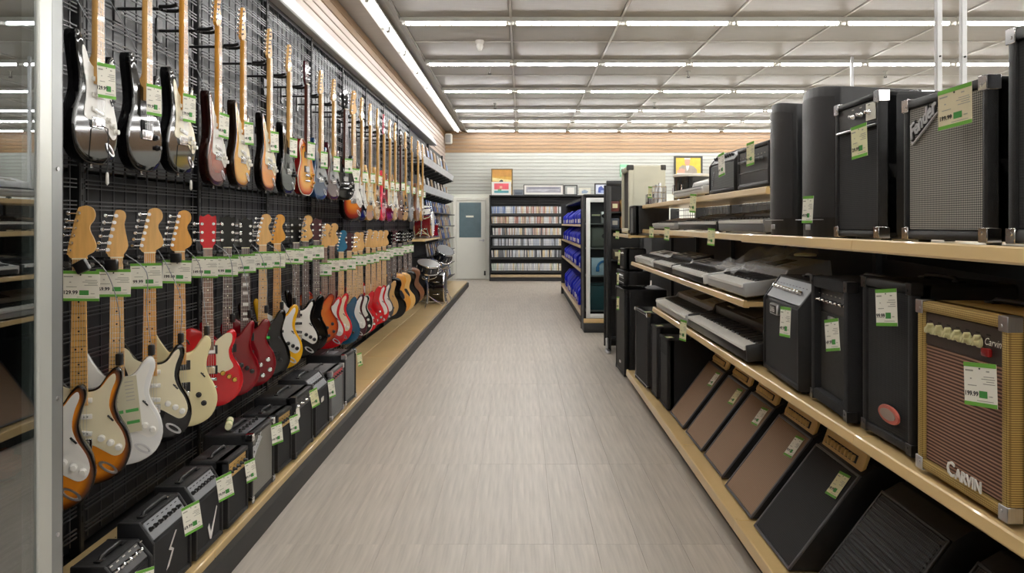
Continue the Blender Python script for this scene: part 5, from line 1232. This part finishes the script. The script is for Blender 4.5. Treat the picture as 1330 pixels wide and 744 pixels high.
# far shelf: cream cabinet and black amplifier
CRC = mat('cream_tolex', rgb(206,204,184), .6, noise=.04, nscale=8)
A = amp('tall cream speaker cabinet with dark grille and dark top corners', (1.05, 7.52), (1.055, 8.1), 1.388, 'R', .68, .36, cov=CRC, gril=mat('dark_brown_grille', rgb(52,48,42), .8, bump=.4, bscale=500, noise=.1), panel=None, corners=mat('dark_brown_corner', rgb(52,50,46), .5, noise=.05), handle=False, frame=.05, group=gT, name='speaker_cabinet', cat='speaker', recess=.03)
mb = MB()
for a, b in ((-.02, .05), (.31, .365)): mb.rbox(.262, .295, a, b, .63, .684, r=.01)
mb.build('edge_guard', MATS['dark_brown_corner'], A)
A = amp('black cube amplifier with lined grille before the cream cabinet', (1.05, 7.22), (1.05, 7.48), 1.388, 'R', .28, .34, panel=None, gril=GREYW, group=gT, handle=False)
ktag('cream price tag under the tall cream cabinet', 1.0, 7.9, 1.42, '199.99', .08)

# ------------------------------------------------------------------ rack end, back showcase, blue bin shelves
t = thing('end_rack', 'narrow black end rack with small boxes behind the cream cabinet', 'rack', (1.03, 9.05, 0))
mb = MB(); mb.rbox(-.025, .025, -.025, .025, 0, 1.98, r=.006); mb.build('upright_post', BLKM, t)
mb = MB(); mb.rbox(.36, .41, -.025, .025, 0, 1.98, r=.006); mb.build('upright_post', BLKM, t)
mb = MB(); mb.rbox(-.03, .42, -.03, .03, 1.94, 2.0, r=.006); mb.build('top_arm', BLKM, t)
mb = MB(); mb.rbox(-.03, .42, .26, .28, .02, 1.96, r=.004); mb.build('back_panel', MATS['black_back_panel'], t)
for k, z in enumerate((.12, .6, 1.05, 1.42, 1.62)): mb = MB(); mb.rbox(-.0, .4, .026, .26, z, z+.018, r=.003); mb.build('rack_shelf', BLKM, t)
mb = MB(); mb.rbox(-.05, .0, -.2, .0, 0, .03, r=.006); mb.rbox(-.045, -.01, -.06, -.024, .03, .16, r=.01); mb.build('foot_bracket', STEEL, t)
cols = [(96,40,34,'russet'), (150,116,60,'ochre'), (104,72,40,'brown'), (50,58,70,'slate blue'), (170,120,70,'tan'), (120,30,34,'dark red'), (70,62,50,'dark brown'), (120,112,96,'khaki')]
for k in range(8):
    z = (1.641, 1.641, 1.641, 1.441, 1.441, 1.441, 1.071, 1.071)[k]; x = (.03, .15, .27, .03, .15, .27, .06, .22)[k]
    c = cols[k]; b = thing('boxed_goods', '%s boxed accessory on the narrow black end rack' % c[3], 'box', (1.03+x, 9.05+.06, z), 0, 'boxed accessories on the end rack')
    mb = MB(); mb.rbox(0, .1, 0, .14, 0, .12+.02*(k % 3), r=.004); mb.build('box', mat('boxed_'+c[3].replace(' ', '_'), rgb(*c[:3]), .5, noise=.15), b)
    mb = MB(); mb.box(.02, .08, -.001, 0, .04, .09); mb.build('front_label', GREYINK if k % 2 else YCARD, b)
# showcase facing the camera
t = thing('showcase', 'glass showcase with white front frame standing before the blue bins', 'display case', (.86, 10.56, 0))
WF = mat('white_case_frame', rgb(240,242,240), .4, noise=.03)
mb = MB(); mb.rbox(0, .54, .0, .42, 0, .13, r=.005); mb.build('plinth', BLKM, t)
mb = MB(); mb.rbox(-.0, .02, .02, .42, .13, 1.87, r=.003); mb.build('side_panel', BLKM, t); mb = MB(); mb.rbox(.52, .54, .02, .42, .13, 1.87, r=.003); mb.build('side_panel', BLKM, t)
mb = MB(); mb.rbox(.02, .52, .39, .41, .13, 1.87, r=.003); mb.build('back_panel', BLKP, t); mb = MB(); mb.rbox(0, .54, .0, .42, 1.87, 1.9, r=.004); mb.build('top_board', BLKM, t)
for a, b, c, d in ((.03, .085, .2, 1.85), (.475, .53, .2, 1.85), (.085, .475, 1.79, 1.85), (.085, .475, .2, .26)): mb = MB(); mb.rbox(a, b, -.012, .012, c, d, r=.004); mb.build('front_frame', WF, t)
mb = MB(); mb.rbox(-.005, .53, -.01, .01, .135, .195, r=.004); mb.build('lower_board', TAN, t)
mb = MB(); mb.box(.085, .475, -.003, .003, .26, 1.79); mb.build('glass_pane', MATS['case_glass'], t, False)
for z in (.3, .78, 1.16, 1.5): mb = MB(); mb.rbox(.025, .515, .03, .385, z-.014, z, r=.002); mb.build('case_shelf', mat('case_shelf_grey', rgb(120,124,122), .3, noise=.05), t)
def case_item(name, label, cat, x, z): return thing(name, label, cat, (.86+x, 10.56+.08, z+.003))
b = case_item('camera_rig', 'silver metal device with crossbar on the top shelf of the back showcase', 'device', .28, 1.5)
mb = MB(); mb.rbox(-.04, .04, 0, .08, 0, .16, r=.01); mb.build('housing', STEEL, b); mb = MB(); mb.cyl((-.16, .04, .11), (.16, .04, .11), .012, n=10); mb.build('crossbar', YCARD, b); mb = MB(); mb.cyl((0, -.012, .1), (0, .0, .1), .028, n=14); mb.build('lens', BLKG, b)
b = case_item('equipment_case', 'olive grey equipment case in the back showcase', 'case', .28, 1.16)
mb = MB(); mb.rbox(-.18, .18, 0, .2, 0, .28, r=.03, seg=3); mb.build('body', mat('olive_grey_case', rgb(96,100,92), .5, noise=.06), b); mb = MB(); mb.tube([(-.05, .1, .278), (-.045, .1, .3), (.045, .1, .3), (.05, .1, .278)], .008); mb.build('handle', BLKP, b); mb = MB(); mb.cyl((0, -.004, .16), (0, 0, .16), .03, n=12); mb.build('latch', BLKP, b)
b = case_item('headset_box', 'pale blue and white boxed headset in the back showcase', 'box', .28, .78)
mb = MB(); mb.rbox(-.17, .17, 0, .16, 0, .24, r=.006); mb.build('box', mat('pale_blue_box', rgb(190,214,230), .4, noise=.05), b); mb = MB(); n = 20
mb.tube([(.085*math.cos(PI*i/n), -.008, .1+.09*math.sin(PI*i/n)) for i in range(n+1)], .016, 6); mb.rbox(-.11, -.06, -.02, .0, .05, .12, r=.01); mb.rbox(.06, .11, -.02, .0, .05, .12, r=.01); mb.build('headset_print', mat('bright_blue_print', rgb(60,130,190), .4, noise=.05), b)['kind'] = 'stuff'
b = case_item('storage_box', 'dark teal storage box at the bottom of the back showcase', 'box', .28, .3)
mb = MB(); mb.rbox(-.19, .19, 0, .22, 0, .34, r=.015); mb.build('box', mat('teal_box', rgb(16,72,80), .5, noise=.1), b); mb = MB(); mb.rbox(-.2, .2, -.008, .225, .34, .37, r=.01); mb.build('lid', mat('teal_lid', rgb(20,60,66), .5, noise=.1), b)
# shelves of blue bins, facing the aisle
bg = thing('shelf_gondola', 'black shelf unit full of blue bins beside the back showcase', 'shelving', (0, 0, 0))
for z in (1.475, 1.16, .81): shelf(bg, .86, 1.34, 11.02, 16.4, z-.025, z+.012)
shelf(bg, .85, 1.34, 11.02, 16.4, .17, .235, name='base_deck')
mb = MB(); mb.box(.9, 1.34, 11.0, 16.4, 0, .17); mb.build('kick_plate', KICK, bg, False)
mb = MB(); mb.rbox(1.34, 1.37, 11.0, 16.42, 0, 1.9, r=.003); mb.build('back_panel', BLKM, bg, False)
for y in (11.0, 16.42):
    mb = MB(); mb.rbox(.85, 1.37, y-.018, y+.0, 0, 1.9, r=.004); mb.build('end_panel', BLKM, bg, False)
mb = MB(); mb.rbox(.95, 1.37, 11.0, 16.42, 1.86, 1.9, r=.004); mb.build('top_board', BLKM, bg, False)
BLUE = mat('blue_bin_plastic', rgb(12,34,196), .65, spec=.25, noise=.12, nscale=5, objrand=.2)
bm_ = MB(); bm_.bev(lambda q: q.prof_x([(0, 0), (.3, 0), (.3, .24), (.1, .24), (0, .15)], -.19, .19), r=.008, seg=1); bin_me = bm_.mesh('bin')
lb_ = MB(); lb_.box(-.07, .07, -.002, .001, .02, .08); lab_me = lb_.mesh('label', False)
gp_ = MB(); gp_.rbox(-.05, .05, -.006, .0, .1, .125, r=.003, seg=1); grip_me = gp_.mesh('grip', False)
for r, z in enumerate((1.475+.013, 1.16+.013, .81+.013, .236)):
    for k in range(12):
        y = 11.26+k*.432
        b = thing('storage_bin', 'blue plastic bin with white front label, %s from the showcase, %s shelf' % (ORD[k], ('top', 'second', 'third', 'lowest')[r]), 'bin', (.885+random.uniform(0, .03), y, z), -PI/2+random.uniform(-.06, .06), 'blue bins beside the back showcase')
        s = (1, 1.0, random.uniform(.9, 1.05) if r < 3 else 1.35); b.scale = s
        obj('bin', bin_me, BLUE, b); obj('label', lab_me, CARD, b); obj('grip', grip_me, BLUE, b)
# ------------------------------------------------------------------ wall rack of discs at the back
rk = thing('disc_rack', 'black wall rack with six rows of disc cases on the back wall', 'rack', (0, 0, 0))
RX0, RX1, RY0, RY1 = -.8, 1.72, 20.0, 20.4
mb = MB(); mb.rbox(RX0-.03, RX0, RY0, RY1, 0, 2.22, r=.004); mb.build('side_panel', BLKM, rk, False)
mb = MB(); mb.rbox(RX1, RX1+.03, RY0, RY1, 0, 2.22, r=.004); mb.build('side_panel', BLKM, rk, False)
mb = MB(); mb.box(RX0, RX1, RY1-.02, RY1, 0, 2.22); mb.build('back_panel', BLKM, rk, False)
mb = MB(); mb.rbox(RX0-.03, RX1+.03, RY0-.02, RY1, 2.2, 2.235, r=.004); mb.build('top_board', BLKM, rk, False)
mb = MB(); mb.rbox(RX0, RX1, RY0-.02, RY1, 0, .1, r=.004); mb.build('kick_plate', KICK, rk, False)
mb = MB(); mb.rbox(RX0, RX1, RY0-.03, RY0+.0, .1, .17, r=.006); mb.build('base_rail', mat('dull_tan_rail', rgb(172,150,118), .5, noise=.05), rk, False)
for z in (2.0, 2.06, 2.12): mb = MB(); mb.rbox(RX0, RX1, RY0+.24, RY0+.26, z, z+.05, r=.004); mb.build('header_slat', KICK, rk, False)
mb = MB(); mb.rbox(.44, .48, RY0+.22, RY0+.24, .2, 2.2, r=.003); mb.build('upright_post', KICK, rk, False)
RZs = [1.748, 1.486, 1.188, .91, .612, .262]
for z in RZs:
    mb = MB(); mb.rbox(RX0, RX1, RY0, RY0+.25, z-.02, z-.002, r=.003); o = mb.build('rack_shelf', BLKM, rk, False)
    mb = MB(); mb.rbox(RX0, RX1, RY0-.006, RY0+.006, z-.05, z+.012, r=.003); mb.build('shelf_lip', BLKM, o, False)
DC = [mat('disc_%d' % i, rgb(*c), .35, noise=.35, nscale=25) for i, c in enumerate(((228,226,222),(212,214,220),(196,200,206),(180,186,200),(150,164,196),(120,140,186),(208,176,166),(176,124,114),(222,206,170),(170,150,130),(110,112,118),(200,210,200),(60,62,70),(230,230,232)))]
PAL = [(3,4,5,2,5,0), (7,0,6,2,13,8,9), (1,0,9,2,8,6,10), (0,1,3,10,2,3), (0,8,2,10,1,12), (0,13,1,2,8,11)]
DCN = {'disc_%d' % i: n for i, n in enumerate(('white','pale grey','grey','bluish grey','light blue','blue','pinkish','dull red','cream','tan','dark grey','pale green','black','bright white'))}
dm = MB(); dm.rbox(-.0145, .0145, 0, .13, 0, .19, r=.003, seg=1); disc_me = dm.mesh('disc_case', False)
dl = MB(); dl.box(-.009, .009, -.0012, .0, .05, .14); spine_me = dl.mesh('spine_print', False)
for r, z in enumerate(RZs):
    x = RX0+.05+(.03 if r in (2, 3) else 0)
    for k in range(50):
        d = obj('disc_case', disc_me, DC[random.choice(PAL[r]) if k < 18 or r else random.choice((7,6,8,0,1,9))], None, loc=(x, RY0+.03+random.uniform(0, .015), z+.002), rot=(0, random.uniform(-.02, .02) if k % 9 else -.06, 0))
        tag(d, '%s disc case, %s from the door end, %s row of the black rack' % (DCN[d.material_slots[0].material.name], ORD[k], ('top', 'second', 'third', 'fourth', 'fifth', 'lowest')[r]), 'disc case', 'disc cases in the black wall rack')
        x += .0335 if k % 9 != 8 else .045
mb = MB()
for z in RZs:
    x = .99
    while x < 1.68: mb.rbox(x, x+.029, RY0+.03, RY0+.16, z, z+.185, r=.003, seg=1, mi=random.randrange(6)); x += .033
o = mb.build('disc_cases', [DC[i] for i in (0, 1, 3, 8, 10, 2)], None, False); tag(o, 'dense rows of disc cases behind the blue bins', 'disc cases', None, 'stuff')
# ------------------------------------------------------------------ pictures on and above the rack
def picture(label, px0, px1, y0, y1, Y, frame, fw, fmat, layers, hung=False, zbase=None):
    k = Y/1000; X0, X1 = (px0-677)*k, (px1-677)*k; zt = 1.5+(290-y0)*k; zb = 1.5+(290-y1)*k if zbase is None else zbase
    t = thing('framed_picture', label, 'picture', ((X0+X1)/2, Y, zb), 0, None if hung else 'pictures on top of the disc rack'); w_ = X1-X0; h = zt-zb; hw = w_/2
    mb = MB()
    for a, b, c, d in ((-hw, -hw+fw, 0, h), (hw-fw, hw, 0, h), (-hw+fw, hw-fw, 0, fw), (-hw+fw, hw-fw, h-fw, h)): mb.rbox(a, b, -.012, .016, c, d, r=.003, seg=1)
    mb.build('frame', fmat, t, False)
    mb = MB(); mb.box(-hw+fw*.8, hw-fw*.8, -.002, .012, fw*.8, h-fw*.8); mb.build('mat_board', layers[0], t, False)
    for i, (m_, poly) in enumerate(layers[1:]):
        mb = MB(); mb.plate([(-hw+fw+(w_-2*fw)*u, fw+(h-2*fw)*v) for u, v in poly], -.0035-.0008*i, -.0021); mb.build('print_shape', m_, t, False)
    return t
def R_(a, b, c, d): return [(a, c), (b, c), (b, d), (a, d)]
def pc(n, *c): return mat('print_'+n, rgb(*c), .5, noise=.12, nscale=9)
ZT = 2.236
BF = mat('black_picture_frame', rgb(38,38,36), .4, noise=.05)
picture('tall gold-framed landscape print at the end of the disc rack', 638, 666, 219, 254, 20.3, None, .03, mat('dark_gold_frame', rgb(110,92,58), .4, .2, noise=.1), [pc('ochre', 226,180,84), (pc('pale_gold', 244,226,160), [(0,.56),(1,.48),(1,.58),(0,.68)]), (pc('brown', 206,150,70), R_(0,1,.72,1)), (pc('olive', 120,116,50), [(0,.3),(.3,.42),(.6,.36),(1,.44),(1,.3)]), (pc('dark', 64,70,74), [(.36,.34),(.56,.34),(.56,.56),(.46,.6),(.36,.54)])], zbase=ZT)
picture('white-framed pink and teal print in front of the landscape', 638.5, 664, 236, 254, 20.14, None, .02, WHITE, [WHITE, (pc('pink', 232,96,110), R_(.1,.9,.42,.92)), (pc('teal_band', 90,160,170), R_(.1,.9,.12,.32)), (pc('cream_dots', 238,180,150), R_(.4,.55,.5,.7)), (pc('green_dot', 120,170,110), R_(.3,.5,.32,.44))], zbase=ZT)
picture('small slate blue canvas between the two larger frames', 667, 680, 246, 254, 20.2, None, .02, KGRY, [pc('slate', 108,118,128), (pc('slate_dark', 84,92,104), R_(.1,.9,.1,.5))], zbase=ZT)
picture('long panorama photograph in thin black frame with white mat', 680, 732, 239.5, 254, 20.2, None, .02, BF, [WHITE, (pc('crowd', 168,168,178), R_(.05,.95,.2,.84)), (pc('crowd_light', 196,196,204), [(.08,.3),(.3,.42),(.5,.3),(.7,.5),(.92,.4),(.92,.56),(.5,.6),(.08,.5)]), (pc('crowd_dark', 138,138,152), R_(.1,.9,.62,.76))], zbase=ZT)
picture('square black-framed certificate beside the panorama', 732.5, 750, 240, 254, 20.25, None, .03, BF, [pc('grey_mat', 176,180,176), (WHITE, R_(.18,.82,0,.82))], zbase=ZT)
picture('small pale print of a blue shape on the rack', 752, 767, 244, 254, 20.3, None, .02, mat('pale_frame', rgb(226,222,204), .5, noise=.03), [pc('pale', 224,224,214), (pc('blue_shape', 150,166,186), [(.2,.2),(.7,.2),(.85,.55),(.5,.8),(.2,.6)])], zbase=ZT)
# cabinet behind the showcase that carries the last picture
t = thing('back_cabinet', 'dark low cabinet along the back wall behind the blue bins', 'cabinet', (2.6, 20.2, 0)); mb = MB(); mb.rbox(-.8, .9, 0, .45, 0, 2.2, r=.01); mb.build('body', BLKM, t); mb = MB(); mb.rbox(-.82, .92, -.02, .47, 2.2, 2.236, r=.006); mb.build('top_board', KGRY, t)
for s in (-1, 1): mb = MB(); mb.rbox(.05+s*.42-.38, .05+s*.42+.38, -.016, .0, .1, 2.15, r=.006); o = mb.build('door', BLKM, t); mb = MB(); mb.cyl((.05+s*.08, -.03, 1.0), (.05+s*.08, -.03, 1.2), .01, n=8); mb.build('handle', STEEL, o)
picture('black-framed blue and white print near the end rack', 772, 790, 238, 252, 20.3, None, .035, BF, [pc('white_blue', 214,220,234), (pc('cobalt', 74,92,166), [(.2,.15),(.75,.1),(.8,.5),(.5,.85),(.25,.7)]), (pc('cobalt_light', 150,168,210), R_(.45,.9,.1,.4))], zbase=ZT)
picture('yellow portrait poster in black frame high on the back wall', 875.5, 912.5, 202.5, 229, 20.74, None, .05, BF, [pc('lemon', 206,180,62), (pc('grey_suit', 150,140,128), [(.2,.06),(.86,.06),(.84,.3),(.7,.5),(.55,.56),(.42,.52),(.26,.56),(.12,.4)]), (pc('salmon', 226,150,130), [(.04,.06),(.34,.06),(.36,.3),(.2,.36),(.04,.24)]), (pc('skin', 214,140,120), [(.36,.62),(.42,.54),(.5,.54),(.56,.64),(.57,.84),(.5,.94),(.4,.94),(.35,.82)]), (pc('shirt', 230,220,216), [(.4,.54),(.54,.54),(.5,.3),(.44,.2)]), (pc('silver_hair', 200,196,196), R_(.34,.58,.9,.99)), (CARD, R_(.04,.96,.0,.08))], hung=True)
t = thing('small_sign', 'small green sign on the back wall above the cream cabinet', 'sign', ((811-677)*.02075, 20.75, 2.75)); mb = MB(); mb.rbox(-.12, .12, -.01, .03, 0, .34, r=.006); mb.build('board', mat('pale_green_sign', rgb(130,190,150), .5, noise=.05), t); mb = MB(); mb.box(-.1, .1, -.012, -.0095, .06, .26); mb.build('panel_print', mat('light_green_print', rgb(186,222,196), .5, noise=.1), t)

# ------------------------------------------------------------------ far left: book rack and drums
br = thing('book_rack', 'tiered wall rack of songbooks beyond the guitars', 'rack', (0, 0, 0))
BX0, BX1, BY0, BY1 = -1.9, -1.6, 12.75, 18.25
mb = MB(); mb.box(-1.92, -1.9, BY0, BY1, .13, 3.1); mb.build('back_panel', PANELL, br, False)
for y in (BY0, (BY0+BY1)/2, BY1): mb = MB(); mb.rbox(-1.9, -1.86, y-.02, y+.02, .13, 3.1, r=.004); mb.build('upright_post', BLKM, br, False)
ACR = mat('frosted_white_lip', rgb(232,236,240), .3, noise=.03)
for z in (2.5, 2.03):
    mb = MB(); mb.rbox(-1.88, -1.61, BY0, BY1, z-.015, z, r=.003); o = mb.build('tier_shelf', BLKM, br, False)
    for k in range(9):
        y0 = BY0+k*(BY1-BY0)/9; y1 = y0+(BY1-BY0)/9-.015
        mb = MB(); mb.add([(-1.64,y0,z),(-1.6,y0,z+.12),(-1.595,y0,z+.12),(-1.63,y0,z-.003),(-1.64,y1,z),(-1.6,y1,z+.12),(-1.595,y1,z+.12),(-1.63,y1,z-.003)], [(0,1,2,3),(7,6,5,4),(0,4,5,1),(1,5,6,2),(2,6,7,3),(3,7,4,0)]); mb.build('front_lip', ACR, o, False)
    for k in range(8):
        y = BY0+.3+k*.68; mb = MB(); mb.prof_x([(0,0),(-.28,0),(-.28,-.03),(0,-.12)], -.02, .02, T=Z_(-1.89, y, z-.016)@RZ(PI/2)); mb.build('bracket', BLKM, o, False)
lz = [1.70, 1.445, 1.17, .91, .6, .3]
for z in lz: mb = MB(); mb.rbox(-1.89, -1.585, 13.5, BY1, z-.014, z, r=.003); o = mb.build('rack_shelf', BLKM, br, False); mb = MB(); mb.cyl((-1.585, 13.5, z), (-1.585, BY1, z), .01, n=8); mb.build('front_rod', BLKM, o)
bk_ = MB(); bk_.rbox(-.11, .11, -.008, .008, 0, .3, r=.003, seg=1); book_me = bk_.mesh('songbook', False)
cv_ = MB(); cv_.box(-.085, .085, -.0095, -.0075, .16, .25); cover_me = cv_.mesh('cover_print', False)
BC = {'blue': (52,84,160), 'pale blue': (130,160,206), 'navy': (34,46,92), 'tan': (176,146,110), 'grey': (150,150,152), 'white': (220,218,210), 'brown': (120,92,70)}
BCM = {k: mat('cover_'+k.replace(' ', '_'), rgb(*c), .4, noise=.2, nscale=12) for k, c in BC.items()}
def book(x, y, z, col, rowname, k, sc=1.):
    b = thing('songbook', '%s songbook facing the aisle, %s along the %s' % (col, ORD[k], rowname), 'book', (x, y, z), (-.16, 0, PI/2), 'songbooks on the wall rack'); b.scale = (sc, sc, sc)
    obj('songbook_cover', book_me, BCM[col], b); obj('cover_print', cover_me, BCM[random.choice(('white', 'tan', 'pale blue'))], b)
for r, z in enumerate((2.508, 2.038)):
    for k in range(9): book(-1.69, BY0+.3+k*.6, z, ('grey', 'white', 'brown', 'grey', 'tan')[(k+r) % 5], ('upper tier', 'second tier')[r], k, 1.35 if r == 0 else 1.02)
for r, z in enumerate(lz):
    for k in range(14): book(-1.66, 13.7+k*.33, z+.006, ('blue', 'blue', 'pale blue', 'navy', 'blue', 'tan', 'pale blue', 'blue', 'navy', 'grey', 'tan', 'blue', 'grey', 'tan')[(k+r*3) % 14] if k < 10 else ('tan', 'grey', 'blue', 'tan')[(k+r) % 4], ('first', 'second', 'third', 'fourth', 'fifth', 'lowest')[r]+' lower shelf', k, .78 if r else .7)
# drum shelf
ds = thing('drum_shelf', 'tan bracket shelf carrying the red drum set', 'shelf', (0, 0, 0))
shelf(ds, -1.40, -1.832, 11.2, 13.3, 1.235, 1.265, name='board')
for y in (11.4, 13.1): mb = MB(); mb.prof_x([(0,0),(-.42,0),(-.42,-.03),(0,-.14)], -.008, .008, T=Z_(-1.832, y, 1.234)@RZ(PI/2)); mb.build('bracket', BLKM, ds, False)
def drum(label, M, r, h, shell, head, lugs=8, legs=None):
    t = thing('drum', label, 'drum', (0,0,0)); t.matrix_world = M
    mb = MB(); mb.lathe([(r, .008), (r, h-.008)], 28); mb.build('shell', shell, t)
    mb = MB(); mb.lathe([(.001, h), (r*.97, h-.002), (r, h-.008)], 28); mb.build('drum_head', head, t)
    mb = MB(); mb.lathe([(.001, 0), (r*.97, .002), (r, .008)], 28); mb.build('drum_head', head, t)
    for z in (0, h-.024): mb = MB(); mb.lathe([(r+.003,z),(r+.01,z+.004),(r+.01,z+.02),(r+.003,z+.024),(r-.001,z+.012),(r+.003,z)], 28); mb.build('hoop', CHR, t)
    me = MB().rbox(-.008, .008, r-.002, r+.016, h*.3, h*.7, r=.004, seg=1).mesh('lug')
    for i in range(lugs): obj('lug', me, CHR, t, rot=(0, 0, (i+.5)*2*PI/lugs))
    if legs:
        for s in (-1, 1): mb = MB(); mb.cyl(legs[0](s), legs[1](s), .009, n=8); mb.build('leg', CHR, t)
    return t
def stand(label, x, y, z0, h, spread=.2):
    t = thing('drum_stand', label, 'stand', (x, y, z0))
    mb = MB(); mb.cyl((0,0,.05), (0,0,h), .011, n=10); mb.build('column', CHR, t)
    for i in range(3):
        a = 2*PI*i/3+.5; c, s = math.cos(a), math.sin(a)
        mb = MB(); mb.tube([(0,0,h*.45), (c*spread*.55, s*spread*.55, h*.22), (c*spread, s*spread, .012)], .008, 6); mb.tube([(0,0,.08), (c*spread*.6, s*spread*.6, h*.2)], .006, 6); mb.cyl((c*spread, s*spread, 0), (c*spread, s*spread, .025), .013, n=8); mb.build('leg', CHR, t)
    mb = MB(); mb.cyl((0,0,h*.45), (0,0,h*.52), .02, n=10); mb.build('clamp', CHR, t)
    for i in range(3): a = 2*PI*i/3; mb = MB(); mb.tube([(0,0,h), (.12*math.cos(a), .12*math.sin(a), h+.03), (.15*math.cos(a), .15*math.sin(a), h+.06)], .007, 6); mb.build('basket_arm', CHR, t)
    return t
RS = mat('red_drum_lacquer', rgb(120,16,24), .15, coat=.6, noise=.1)
drum('dark red bass drum on the bracket shelf', Z_(-1.76, 12.75, 1.266+.225)@RY(PI/2), .21, .3, RS, WHITE, legs=(lambda s: (.02, s*.17, .2), lambda s: (.22, s*.25, .26)))
stand('chrome stand under the white snare on the bracket shelf', -1.6, 12.32, 1.266, .30, .16)
drum('white snare drum with chrome hoops above the red bass drum', Z_(-1.6, 12.36, 1.64)@RX(.15), .15, .13, WHITE, WHITE)
drum('small dark red tom mounted over the red bass drum', Z_(-1.53, 13.12, 1.27)@RY(0), .12, .22, RS, WHITE)
SH = mat('smoky_drum_wrap', rgb(40,42,48), .15, coat=.6, noise=.3, nscale=30)
stand('chrome tripod snare stand on the deck under the smoky snare', -1.53, 12.55, LDZ+.005, .44, .26)
drum('smoky snare drum tilted on its tripod stand above the deck', Z_(-1.53, 12.5, .72)@RX(.3)@RY(.2), .18, .15, SH, KSIL)
drum('black bass drum lying toward the aisle on the deck', Z_(-1.58, 13.25, LDZ+.275)@RY(PI/2), .26, .28, BLKG, BLKP, legs=(lambda s: (.05, s*.2, .28), lambda s: (.26, s*.3, .34)))
stand('chrome stand behind the black bass drum', -1.42, 13.85, LDZ+.005, .52, .17)
drum('smoky tom drum tilted toward the aisle on the far stand', Z_(-1.42, 13.82, .86)@RX(.5)@RY(.35), .16, .2, SH, KGRY)
